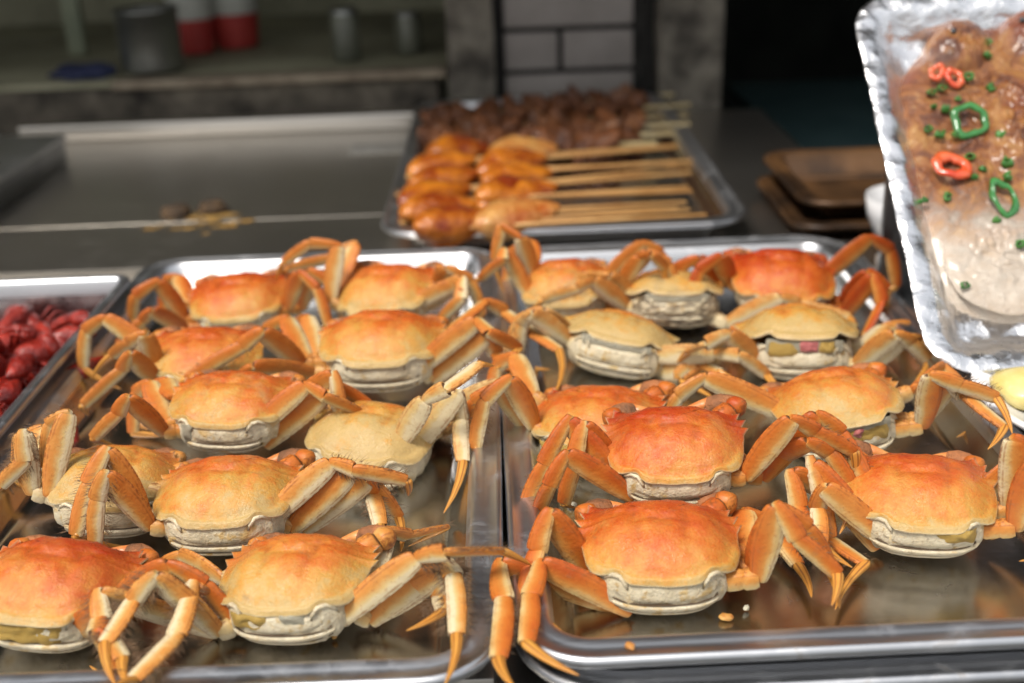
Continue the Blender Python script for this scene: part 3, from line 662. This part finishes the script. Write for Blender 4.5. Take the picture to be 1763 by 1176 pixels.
crab('L10', 470,1063,266, 0.021, -10, 3, -4, 'light orange crab with the hairiest legs, hanging over its tray\'s rim',
 {'L4':'E1060,940 745,655 640,780 505,985 560,1190','L3':'E1010,990 475,740 500,900 590,1060 620,1190','L1':'E1000,700 870,560 800,610 480,715 440,800','L2':'E1000,900 930,700 850,950 640,1160 560,1190','R4':'G400,880 780,570 920,545 1190,540 1330,610','R3':'G550,880 920,590 955,660 970,945 910,1190','R2':'G600,850 880,650 890,760 905,830 725,925','R1':'G590,640 620,440'}, -.08, .15, hair=1.0, over='L4 L3 L2 R3', roe=[(-.62,-.1,-.03,-.26,ROE,.07),(.05,.4,-.02,-.2,FAT,.05)])
crab('R1', 978,528,160, 0.024, 2, 14, -2, 'rusty orange crab in the rear corner with a neighbour\'s legs across it',
 {'L4':'C150,380 20,140 B1190,190 1080,280 1010,360','L3':'C160,250 100,80 10,30','L2':'C165,200 150,100','R4':'C600,320 680,175 740,165 800,230','R3':'C600,290 720,150'}, .02, .5, skip='L1 R1')
crab('R2', 1168,507,180, 0.034, 0, -8, 2, 'dull brown crab with dark striped belly plates facing out',
 {'L4':'C620,420 450,290 370,330 210,385 150,440','L3':'C650,390 525,265 440,265 310,300 240,360','L2':'C560,450 360,360 300,430 240,460','R4':'C1090,500 1360,370 1440,405 1690,470 1715,520','R3':'C1110,510 1340,420 1420,430 1600,470'}, -.12, .8, gap=5, dirt=.8, roe=[(-.6,.6,.10,-.06,FAT,.02)], skip='L1 R1 R2')
crab('R3', 1358,524,182, 0.024, -4, 16, 4, 'brightest red crab, in the tray corner nearest the baking tins',
 {'R4':'P1455,545 1505,475 1518,520 1490,575 1490,600','R3':'P1450,525 1497,468 1524,500 1515,550 1505,580','L3':'C1110,300 1060,170','L2':'C1060,290 950,180'}, .26, .0, skip='L1 R1 L4')
crab('R4', 1062,590,196, 0.028, -10, -8, 10, 'tan crab tipped forward, its white layered belly edge showing',
 {'R4':'C690,655 1040,645 1160,650 1290,745 1370,900','R3':'C720,740 960,720 1050,670 885,775 1045,865','R2':'C700,690 930,690 990,700 1060,730 1225,815','L4':'C340,580 150,445 110,500 90,640 130,760','L3':'C340,540 200,430'}, -.16, .3, gap=4, skip='L1 L2 R1', roe=[(-.6,.6,.09,-.06,FAT,.02)])
crab('R5', 1388,583,206, 0.034, -5, -4, 0, 'golden crab with a lifted shell showing red and yellow roe',
 {'L4':'D460,190 310,40 200,90 115,130 60,200','L3':'D450,150 330,60 250,110','R4':'D920,205 1120,40 1190,85 1280,175 1210,270','R3':'D960,225 1150,60 1220,75 1430,225 1440,310','R2':'D960,100 1060,10 1180,10 1250,25 1330,120'}, -.10, .2, gap=9, skip='L1 L2 R1', roe=[(-.62,.62,.15,-.06,FAT,.025),(-.58,-.1,.11,-.12,ROE,.055),(.2,.5,.13,-.06,ROE,.06),(-.10,.22,.14,-.04,ROER,.075)])
crab('R6', 1012,770,226, 0.02, -14, 6, -3, 'orange crab smeared with yellow roe, behind the reddest middle crab',
 {'L4':'C170,1000 45,760','L3':'C150,1020 0,800','L2':'C165,850 80,650'}, .06, .2, skip='L1 R1 R2 R3 R4', roe=[(-.75,.1,-.02,-.34,ROE,.09)])
crab('R8', 1466,733,226, 0.026, 2, 5, -6, 'orange crab oozing yellow roe with hairy legs over the tray side',
 {'R4':'D1300,490 1290,240 1425,290 1605,350 1680,525','R3':'D1370,480 1375,280 1440,330 1640,490 1560,600','R2':'D1240,300 1340,200 1450,340 1545,460 1410,540','L3':'D640,455 195,250 '}, .0, .25, gap=6, hair=.5, skip='L1 L2 L4 R1', roe=[(-.62,.62,.11,-.08,FAT,.03),(-.5,.6,.04,-.24,ROE,.06),(-.32,-.12,.06,-.10,ROER,.10),(.02,.2,.04,-.12,ROER,.095)], over='R4 R3')
crab('R7', 1166,833,240, 0.036, -5, 13, -2, 'pinkish red crab stacked on top in the middle of its tray',
 {'L4':'K650,285 320,70 240,225 185,360 200,500','L3':'K600,250 P978,723 K215,125 120,335 150,470','L2':'K560,150 P1003,730 990,795 971,867 990,875','R4':'D390,740 620,450 730,510 920,610 905,790','R3':'D480,745 745,430 850,520 990,770 980,895','R2':'D520,720 700,560 800,610 915,800 845,1010'}, .16, .2, skip='L1 R1', gap=1, floor=0)
crab('R10', 1600,917,252, 0.022, -10, 9, 0, 'orange-red crab at the tray side next to the white plate',
 {'L4':'M1090,505 770,230 740,330 755,500 910,620','L3':'M1040,545 710,115 790,480 970,600 825,825','L2':'M900,300 610,160 650,330 690,460 860,700','R4':'D1690,985 1790,660','R3':'D1665,900 1690,545 1800,640'}, .08, .1, skip='L1 R1', roe=[(.1,.62,-.0,-.22,ROE,.08)])
crab('R9', 1147,1010,276, 0.021, -2, 5, 0, 'red-orange crab alone at its tray\'s outer rim, two legs over the edge',
 {'L4':'K640,830 195,600 150,755 130,985 385,1140','L3':'K600,870 0,600 20,775 G1170,1060 1250,1200','L2':'K425,645 235,350 180,540 120,780 300,925','R4':'K1260,680 1340,320 1440,480 1630,650 1600,805','R3':'K1220,640 1345,330 1480,430 1580,600 1640,820','R2':'K1190,560 1180,350 1290,420 1440,610 1505,765'}, .14, .1, skip='L1 R1', over='L4 L3')

# ------------------------------------------------------------------ scraps on the tray floors
CRUMB = mat_simple('orange_crumb', (.45,.16,.03), (.60,.36,.10), 200, .5)
for k, (px, py, r, m) in enumerate(((1250,1062,.0026,CRUMB),(1285,1046,.0014,FAT),(1085,1112,.0020,CRUMB),(985,868,.0018,FAT),(700,965,.0014,FAT),(575,1095,.0014,CRUMB))):
    p = az(px, py, .024 if py > 1100 else .002); o = link('crab_crumb', blob_mesh('crab_crumb', r*1.5, r, r*.6, k+60, .6, 1.8, 2), None, m); o.location = p; o.rotation_euler.z = k
    tag(o, ('tiny orange crab crumb on the tray steel' if m is CRUMB else 'tiny white crab meat scrap on the tray steel'), 'crumb', 'orange crumbs on the trays' if m is CRUMB else 'white scraps on the trays')


# ------------------------------------------------------------------ skewers on the rear tray
BAMB = mat_simple('bamboo_stick', (.42,.20,.055), (.58,.33,.12), 25, .55)
BAMP = mat_simple('pale_bamboo_stick', (.66,.50,.24), (.78,.64,.38), 25, .6)
WING = mat_simple('glazed_chicken_skin', (.22,.030,.004), (.60,.20,.014), 38, .24, bump=.9, bd=.002, coat=.3, lo=.38, hi=.68)
WINGP = mat_simple('pale_chicken_skin', (.36,.08,.008), (.60,.32,.09), 38, .28, bump=.9, bd=.002, coat=.3)
MEAT = mat_simple('dark_roast_meat', (.07,.020,.006), (.22,.075,.022), 70, .4, bump=.9, bd=.002, coat=.08)
MEAT2 = mat_simple('brown_roast_meat', (.10,.030,.010), (.30,.12,.04), 70, .36, bump=.9, bd=.002, coat=.25)
def bent_wing(name, L, wd, seed):
    """middle joint of a chicken wing: plump, tapering, a little bent, with a skin ridge"""
    import bmesh
    bm = bmesh.new(); bmesh.ops.create_icosphere(bm, subdivisions=4, radius=1); sv = Vector((seed*2.7, seed, 0))
    for v in bm.verts:
        x, y, z = v.co; t = (x+1)/2; wk = .72+.42*math.sin(math.pi*min(1, t*.9+.12))-.12*t; k = 1+.14*noise.noise(v.co*2.1+sv)+.05*noise.noise(v.co*6+sv)
        v.co = Vector((x*L/2, (y*wd/2*wk+.30*wd*math.sin(t*3.1))*k, z*wd*.38*wk*k+.10*wd*(1-abs(y))))
    me = bpy.data.meshes.new(name); bm.to_mesh(me); bm.free(); return me
random.seed(11)
wrows = [((712,282),(1183,256),(790,266),(900,268)), ((700,306),(1192,283),(763,291),(884,291)), ((682,334),(1200,296),(765,318),(892,312)), ((692,352),(1192,326),(752,342),(886,336)), ((688,378),(1190,346),(757,366),(893,345)), ((728,398),(1220,371),(785,390),(893,380))]
wlab = ['glazed chicken wing skewer lying against the dark meat skewers', 'glazed chicken wing skewer, second from the meat skewers', 'glazed chicken wing skewer, third from the meat skewers', 'deep orange chicken wing skewer, fourth from the meat skewers', 'deep orange chicken wing skewer, second from the tray\'s crab-side rim', 'pale chicken wing skewer at the tray\'s crab-side rim']
for i, (a, b, w1, w2) in enumerate(wrows):
    zz = .022+.004*(i % 2); A, Bp = az(*a, zz), az(*b, zz+.004)
    t = thing('wing_skewer', (A.x, A.y, .002), wlab[i], 'skewer', 'chicken wing skewers'); L0 = t.location
    for off in (-.006, .008):
        dv = Vector((0, off, random.uniform(-.002, .003))); e = Vector((random.uniform(-.02, .0), random.uniform(-.012, .018), 0))
        link('stick', tube_mesh('stick', [A+dv-L0, (A+Bp)/2+dv-L0, Bp+dv*1.3+e-L0], .0019, 7), t, BAMB)
    for j, wp in enumerate((w1, w2)):
        q = az(*wp, zz+.004); L = (.078, .088)[j]*random.uniform(.95, 1.05)
        o = link('wing', bent_wing('wing', L, .044+.004*random.random(), i*2+j), t, WINGP if (i, j) in ((5,1),(0,1)) else WING)
        o.location = q-L0; o.rotation_euler = (random.uniform(-.5, -.1), random.uniform(-.12, .05), random.uniform(.35, .65))
mrows = [((748,200),(1160,163)), ((742,212),(1188,180)), ((742,224),(1184,197)), ((738,236),(1188,213)), ((735,249),(1188,228)), ((742,262),(1130,246))]
mlab = ['dark roast meat skewer along the tray\'s wall-side rim', 'dark meat skewer, second from the tray\'s wall-side rim', 'dark meat skewer, third from the tray\'s wall-side rim', 'dark meat skewer, third from the chicken wings', 'dark meat skewer, second from the chicken wings', 'dark meat skewer touching the chicken wings']
for i, (a, b) in enumerate(mrows):
    zz = .018+.006*(i % 2); A, Bp = az(*a, zz), az(*b, zz); t = thing('meat_skewer', (A.x, A.y, .002), mlab[i], 'skewer', 'roast meat skewers'); L0 = t.location
    d = Bp-A; link('stick', tube_mesh('stick', [A-L0, Bp-L0], .0026, 7), t, BAMP)
    n = 9
    for j in range(n):
        o = link('meat_chunk', blob_mesh('meat_chunk', .019+.006*random.random(), .013+.005*random.random(), .010+.005*random.random(), i*20+j, .6, 1.5, 3, .18), t, MEAT if random.random() < .7 else MEAT2)
        o.location = A+d*(.03+.74*j/(n-1))+Vector((0, random.uniform(-.006, .006), random.uniform(-.004, .005)))-L0; o.rotation_euler = (random.uniform(-1, 1), random.uniform(-1, 1), random.uniform(0, 6))

# ------------------------------------------------------------------ crayfish
CRAY = mat_simple('crayfish_shell', (.13,.006,.005), (.38,.024,.010), 90, .3, bump=.9, bd=.0015, coat=.15)
CRAY2 = mat_simple('crayfish_pale_shell', (.30,.03,.010), (.42,.09,.03), 60, .3, bump=.4, coat=.3)
def cray_parts(seed):
    rng = random.Random(seed); out = []
    head = blob_mesh('head_shell', .021, .0105, .0105, seed, .22, 2, 3, .08)
    for v in head.vertices:
        if v.co.x > 0: k = 1-.85*(v.co.x/.021)**1.5; v.co.y *= max(.15, k); v.co.z *= max(.2, k)
    out.append(('head_shell', head, CRAY, (0, 0, 0), (0, 0, 0)))
    a, p = 0.0, Vector((-.017, 0, .001))
    for k in range(6):
        r = .0105-.0010*k
        m = lathe_mesh('tail_segment', [(0, -.0052), (r*.8, -.005), (r, -.002), (r*1.02, .002), (r*.85, .0045), (0, .0048)], 14)
        out.append(('tail_segment', m, CRAY if k < 5 else CRAY2, tuple(p), (0, math.pi/2+a, 0)))
        a -= .42; p = p+Vector((-math.cos(a)*.0075, 0, math.sin(a)*.0075))
    for sy in (-1, 1):
        pts = [Vector((.012, sy*.009, -.002)), Vector((.022, sy*.020, .001)), Vector((.034, sy*.021, .002)), Vector((.046, sy*.019, .0)), Vector((.062, sy*.013, -.002))]
        out.append(('claw', tube_mesh('claw', pts, [.003, .0042, .0045, .0078, .0012], 10), CRAY, (0, 0, 0), (0, 0, 0)))
        for q in range(2):
            pts = [Vector((.004-.007*q, sy*.009, -.004)), Vector((.008-.010*q, sy*.022, .002)), Vector((.006-.012*q, sy*.031, -.008))]
            out.append(('leg', tube_mesh('leg', pts, [.0014, .0012, .0005], 5), CRAY, (0, 0, 0), (0, 0, 0)))
    return out
BANK = [cray_parts(i+1) for i in range(4)]
random.seed(21)
n = 0
for layer in range(3):
    for gx in range(6):
        for gy in range(10):
            if random.random() < .12: continue
            x = -.338-.029*gx+random.uniform(-.012, .012); y = .60+.026*gy+random.uniform(-.010, .010); z = -.002+.0135*layer+random.uniform(-.003, .003)
            if layer == 2 and (y > .80 or random.random() < .4): continue
            px, py = pix(Vector((x, y, z)))
            if px < -70 or y > .85 or x > -.334: continue
            t = thing('crayfish', (x, y, z), 'glossy red crayfish heaped in the deep pan', 'crayfish', 'crayfish in the deep pan')
            t.rotation_euler = (random.uniform(-.7, .7), random.uniform(-.4, .4), random.uniform(0, 6.28)); n += 1; t.scale = (random.uniform(.85, 1.05),)*3
            for (nm, me, mt, lo, ro) in BANK[n % 4]:
                o = link(nm, me, t, mt, smooth=True); o.location = lo; o.rotation_euler = ro
GARL = mat_simple('yellow_ginger', (.40,.20,.03), (.50,.31,.07), 40, .4)
for (px, py, zz, rz, k) in ((92, 600, .022, 1.1, 1.2),):
    p = az(px, py, zz); o = link('ginger_piece', blob_mesh('ginger_piece', .011, .005, .005, 5, .2, 1.5), None, GARL); o.location = p; o.rotation_euler = (.2, -.5, rz); tag(o, 'yellow ginger piece lying on the crayfish heap', 'ginger')

# ------------------------------------------------------------------ foil pan with grilled fish
FOIL = NB('crinkled_foil'); fv = FOIL.coord(rnd=False); f1 = FOIL.vor(fv, 60); f2 = FOIL.noise(fv, 160, 4, .6, 1.0); f3 = FOIL.noise(fv, 40, 4, .6, .6)
FOIL.set(Base_Color=(.90,.90,.91), Metallic=1.0, Roughness=FOIL.math('ADD', .22, FOIL.math('MULTIPLY', f2, .14)), Normal=FOIL.bump(f2, .35, .0012, FOIL.bump(f1, .7, .004, FOIL.bump(f3, .6, .005)))); FOIL = FOIL.m
Bc = az(1602, 644, .032)                                            # lower corner of the pan, beside the crab tray
dT = ray(1463, -4).normalized(); q0 = Bc-CP; tt0 = q0.dot(dT); d0 = (CP+dT*tt0-Bc).length; LF = .31
Tc = CP+dT*(tt0+math.sqrt(LF*LF-d0*d0))
ev = (Tc-Bc).normalized(); eu = Vector((1, 0, 0)); eu = (eu-ev*eu.dot(ev)).normalized(); en = eu.cross(ev).normalized()
if en.z < 0: en = -en
FM = Matrix((eu, ev, en)).transposed()
def fpl(px, py, hgt=0.0):                                            # picture point -> point of the pan's plane, lifted by hgt
    d = ray(px, py); o = Bc+en*hgt; t = (o-CP).dot(en)/d.dot(en); r = CP+d*t-Bc; return r.dot(eu), r.dot(ev)
fp = thing('foil_pan', Bc, 'crinkled aluminium foil pan tilted up, holding grilled fish', 'foil pan'); fp.rotation_euler = FM.to_euler()
WF = .30
prof = [(.0, -.0006), (-.0002, -.0004), (.0005, .0), (.003, .0008), (.007, .0006), (.012, .0), (.016, -.003), (.024, -.011), (.029, -.018), (.034, -.021), (.05, -.022)]
V, Fc = [], []
for ins, z in prof:
    ring = rrect(ins, WF-ins, ins, LF-ins, max(.03-ins, .006), 10)
    R2 = []
    for i in range(len(ring)):
        a, b = Vector(ring[i]), Vector(ring[(i+1) % len(ring)]); m = max(1, int((b-a).length/.006))
        if len(prof) and ins == prof[0][0]: pass
        R2.append((a, b))
    for (x, y) in ring: V.append(Vector((x, y, z)))
nn_ = len(ring); Fc = [(j*nn_+i, j*nn_+(i+1) % nn_, (j+1)*nn_+(i+1) % nn_, (j+1)*nn_+i) for j in range(len(prof)-1) for i in range(nn_)]
Fc.append(tuple((len(prof)-1)*nn_+i for i in range(nn_)))
import bmesh
pm = mesh('pan_shell', V, Fc); bm = bmesh.new(); bm.from_mesh(pm)
bmesh.ops.triangulate(bm, faces=[f for f in bm.faces if len(f.verts) > 4])
for _ in range(5):
    lg_ = [e for e in bm.edges if e.calc_length() > .006]
    if lg_: bmesh.ops.subdivide_edges(bm, edges=lg_, cuts=1, use_grid_fill=False); bmesh.ops.triangulate(bm, faces=[f for f in bm.faces if len(f.verts) > 4])
for v in bm.verts:
    v.co += .0006*noise.noise_vector(v.co*45)+.0007*noise.noise_vector(v.co*130)+.0009*noise.noise_vector(v.co*330)
bm.to_mesh(pm); bm.free()
po = link('pan_shell', pm, fp, FOIL); md = po.modifiers.new('thickness', 'SOLIDIFY'); md.thickness = .0004
# a prop block so that the pan leans on something: the back of the side table's steel rack
rk = thing('pan_rack', (Bc.x+.13, Bc.y+.20, -.008), 'dark steel rack propping up the foil pan', 'rack')
zt = Bc.z+ev.z*.26-.036; yb = Bc.y+ev.y*.26
box('prop_plate', (-.10, yb-rk.location.y, 0), (.12, yb-rk.location.y+.006, zt+.008), STEELD, rk, .001)
box('foot_plate', (-.10, -.19, 0), (.12, yb-rk.location.y+.05, .004), STEELD, rk, .001)
FISH = NB('grilled_fish'); v_ = FISH.coord(rnd=False); a1 = FISH.noise(v_, 30, 8, .72, 1.2); a2 = FISH.noise(v_, 130, 6, .7); a3 = FISH.noise(v_, 11, 3)
c_ = FISH.ramp(a1, [(.30, (.03,.010,.005)), (.42, (.13,.038,.014)), (.52, (.27,.095,.022)), (.62, (.40,.19,.05)), (.74, (.56,.38,.19))])
c_ = FISH.mix(FISH.math('MULTIPLY', FISH.ss(a2, .54, .68), .45), c_, (.52,.32,.15)); c_ = FISH.mix(FISH.math('MULTIPLY', FISH.ss(a3, .52, .66), .6), c_, (.20,.04,.015))
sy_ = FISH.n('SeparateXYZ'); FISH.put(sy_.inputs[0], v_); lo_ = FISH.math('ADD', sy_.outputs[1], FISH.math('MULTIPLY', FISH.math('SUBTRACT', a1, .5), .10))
c_ = FISH.mix(FISH.math('MULTIPLY', FISH.ss(lo_, .150, .085), .85), c_, FISH.mix(a2, (.44,.34,.24), (.74,.70,.62)))      # cream lower fish, with the white glare over it painted in
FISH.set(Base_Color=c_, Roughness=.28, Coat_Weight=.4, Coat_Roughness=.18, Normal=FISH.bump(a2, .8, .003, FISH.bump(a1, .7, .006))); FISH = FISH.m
BELLY = mat_simple('fish_flesh_glare', (.34,.22,.13), (.74,.70,.62), 35, .25, bump=.8, bd=.003, coat=.6)
def mound(name, outline, hgt, mat, parent, seed, z0=-.0215, plateau=3.0, rough=.0035, lift=-.012):
    P = [Vector(fpl(*o, lift)) for o in outline]; n = len(P); c = sum(P, Vector((0, 0)))/n; V, Fc = [], []
    D = []
    for i in range(n):
        p0, p1, p2, p3 = P[i-1], P[i], P[(i+1) % n], P[(i+2) % n]
        for k in range(9):
            t = k/9; D.append(.5*((2*p1)+(p2-p0)*t+(2*p0-5*p1+4*p2-p3)*t*t+(3*p1-p0-3*p2+p3)*t**3))
    n = len(D); ts = [.03+.97*k/44 for k in range(45)]
    for t in ts:
        for p in D:
            q = c+(p-c)*t; z = hgt*max(0, 1-t**plateau)**.6
            nz = noise.noise(Vector((q.x*40, q.y*40, seed)))+.5*noise.noise(Vector((q.x*110, q.y*110, seed)))+.45*noise.noise(Vector((q.x*260, q.y*200, seed)))
            V.append((q.x, q.y, z0+z+rough*nz*(1.2-t)))
    for j in range(len(ts)-1):
        for i in range(n): Fc.append((j*n+i, j*n+(i+1) % n, (j+1)*n+(i+1) % n, (j+1)*n+i))
    Fc.append(tuple(range(n-1, -1, -1)))
    return link(name, mesh(name, V, Fc), parent, mat)
fr = thing('grilled_fish', Bc, 'split grilled fish in brown sauce lying in foil pan', 'fish'); fr.rotation_euler = FM.to_euler()
FO = [(1604,66),(1640,28),(1700,14),(1763,8),(1830,10),(1900,60),(1930,220),(1930,400),(1860,510),(1763,545),(1690,535),(1640,515),(1606,470),(1574,400),(1548,320),(1532,240),(1540,165),(1568,108)]
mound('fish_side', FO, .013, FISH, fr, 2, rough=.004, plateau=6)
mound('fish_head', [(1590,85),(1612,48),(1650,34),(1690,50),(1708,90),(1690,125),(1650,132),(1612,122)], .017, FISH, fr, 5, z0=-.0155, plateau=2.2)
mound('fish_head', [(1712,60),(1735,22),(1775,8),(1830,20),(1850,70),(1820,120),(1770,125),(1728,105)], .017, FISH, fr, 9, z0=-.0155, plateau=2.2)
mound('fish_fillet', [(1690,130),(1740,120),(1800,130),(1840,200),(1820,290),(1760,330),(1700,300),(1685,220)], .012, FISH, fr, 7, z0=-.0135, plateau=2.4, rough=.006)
mound('belly_flesh_glare', [(1622,440),(1648,385),(1690,350),(1763,345),(1850,360),(1850,500),(1763,542),(1700,535),(1648,505)], .006, FISH, fr, 4, z0=-.0105, rough=.005)  # pale mound, partly glare painted into the fish colour
EYE = mat_simple('fish_eye_black', (.008,.008,.01), (.02,.02,.025), 40, .15, coat=1)
def on_pan(o, px, py, h, rot=(0, 0, 0)):
    u_, w_ = fpl(px, py, h); o.matrix_world = Matrix.Translation(Bc) @ FM.to_4x4() @ Matrix.Translation((u_, w_, h)) @ Euler(rot).to_matrix().to_4x4()
for (px, py) in ((1642,53),(1760,34)):
    e = link('fish_eye', blob_mesh('fish_eye', .0024, .0024, .0018, 1, .05, 1, 2), fr, EYE); u_, w_ = fpl(px, py, .001); e.location = (u_, w_, .001)
def ring_mesh(name, R, r, seed, sq=1.0, flat=.7):
    V, Fc = [], []; n, k = 28, 9
    for i in range(n):
        a = 2*math.pi*i/n; rr = R*(1+.3*noise.noise(Vector((math.cos(a)*1.3, math.sin(a)*1.3, seed))))
        for j in range(k):
            b = 2*math.pi*j/k; r_ = r*(1+.5*noise.noise(Vector((math.cos(a)*1.2, math.sin(a)*1.2, seed*1.7)))); q = rr+r_*math.cos(b); V.append((q*math.cos(a), q*sq*math.sin(a), r_*flat*math.sin(b)+.0022*noise.noise(Vector((math.cos(a)*1.5, math.sin(a)*1.5, seed+4)))))
    for i in range(n):
        for j in range(k): Fc.append((i*k+j, ((i+1) % n)*k+j, ((i+1) % n)*k+(j+1) % k, i*k+(j+1) % k))
    return mesh(name, V, Fc)
CHR = mat_simple('red_chili', (.55,.045,.012), (.66,.12,.035), 60, .2, bump=.2, coat=.8)
CHG = mat_simple('green_chili', (.02,.13,.025), (.05,.24,.05), 60, .2, bump=.2, coat=.8)
SCAL = mat_simple('scallion', (.02,.10,.015), (.07,.22,.04), 80, .35, bump=.2)
for (px, py, R, r, m, sq, nm, lb) in ((1613,124,.0052,.0026,CHR,.8,'red_chili_ring','small red chili ring just below the fish head'), (1643,134,.0058,.0028,CHR,.75,'red_chili_ring','red chili ring touching a smaller one below fish head'),
        (1670,208,.0115,.0027,CHG,.95,'green_chili_ring','large round green chili ring on the fish'), (1637,287,.0092,.0040,CHR,1.05,'red_chili_ring','thick red chili ring on the lower fish, showing foil through it'), (1728,344,.0125,.0030,CHG,.6,'green_chili_ring','flattened green chili ring on the glare-pale fish belly')):
    o = link(nm, ring_mesh(nm, R, r, px*.1, sq), None, m); on_pan(o, px, py, -.0035, (random.uniform(-.25, .25), random.uniform(-.25, .25), random.uniform(0, 3))); tag(o, lb, 'chili')
for (px, py) in ((1604,158),(1622,151),(1608,183),(1628,188),(1650,170),(1598,222),(1618,231),(1645,232),(1722,233),(1700,72),(1706,152),(1670,270),(1693,291),(1735,281),(1678,304),(1735,305),(1631,338),(1590,345),(1661,491),(1700,95),(1668,132),(1752,250),(1716,380),(1757,420)):
    o = link('scallion_ring', ring_mesh('scallion_ring', .0022*random.uniform(.6, 1.3), .0011*random.uniform(.8, 1.3), px, random.uniform(.55, 1), random.uniform(1, 2.6)), None, SCAL); on_pan(o, px, py, -.0048, (random.uniform(-.9, .9), random.uniform(-.9, .9), 0)); tag(o, 'chopped green scallion ring scattered on the grilled fish', 'scallion', 'chopped scallion on the fish')

# ------------------------------------------------------------------ plate, bowl and card beside the foil pan
CER = mat_simple('white_ceramic', (.74,.74,.75), (.80,.80,.81), 10, .18, bump=0, coat=.4)
pc = az(1688, 688, .032)+Vector((.078, .0, 0))
pt = thing('white_plate', (pc.x, pc.y, .016), 'white ceramic plate of yellow food by the crab tray', 'plate')
link('plate_dish', lathe_mesh('plate_dish', [(0, .004), (.040, .004), (.050, .006), (.068, .014), (.077, .018), (.0785, .0165), (.07, .010), (.050, .002), (.04, 0), (0, 0)], 64), pt, CER)
YEL = mat_simple('yellow_potato', (.56,.42,.10), (.68,.58,.24), 40, .35, bump=.3, coat=.3)
for i, (dx, dy, dz) in enumerate(((-.040,.012,.022), (-.034,-.022,.022), (-.008,.03,.022), (.0,-.006,.030), (.03,.01,.022), (.02,-.035,.022))):
    o = link('potato_slice', blob_mesh('potato_slice', .024, .02, .010, i+40, .25, 1.3), None, YEL); o.location = pt.location+Vector((dx, dy, dz-.004)); o.rotation_euler = (random.uniform(-.3, .3), random.uniform(-.3, .3), i); tag(o, 'pale yellow potato slice '+('at the tray-side rim of', 'low on the near part of', 'at the fish-side rim of', 'on top of the others on', 'at the middle of', 'resting on the outer rim of')[i]+' the white plate', 'potato', 'potato slices on the plate')
pst = tag(box('plate_stand', (pc.x-.035, pc.y-.04, -.03), (pc.x+.06, pc.y+.04, .0155), STEELD, None, .002), 'dark steel block the white plate stands on', 'stand')
bp = az(1570, 440, -.006)
bo = thing('white_bowl', (bp.x, bp.y, -.007), 'white bowl half hidden behind the foil pan', 'bowl')
link('bowl_shell', lathe_mesh('bowl_shell', [(0, .002), (.02, .002), (.022, .006), (.034, .02), (.042, .04), (.044, .056), (.0425, .056), (.04, .04), (.03, .018), (0, .008)], 48), bo, CER)
cq = az(1530, 500, -.006); CARD = mat_simple('pinkish_card', (.50,.43,.38), (.58,.50,.45), 20, .7)
tag(box('card_box', (cq.x, cq.y, -.0075), (cq.x+.06, cq.y+.04, .012), CARD, None, .001), 'small pinkish card box beside the crab tray corner', 'box')
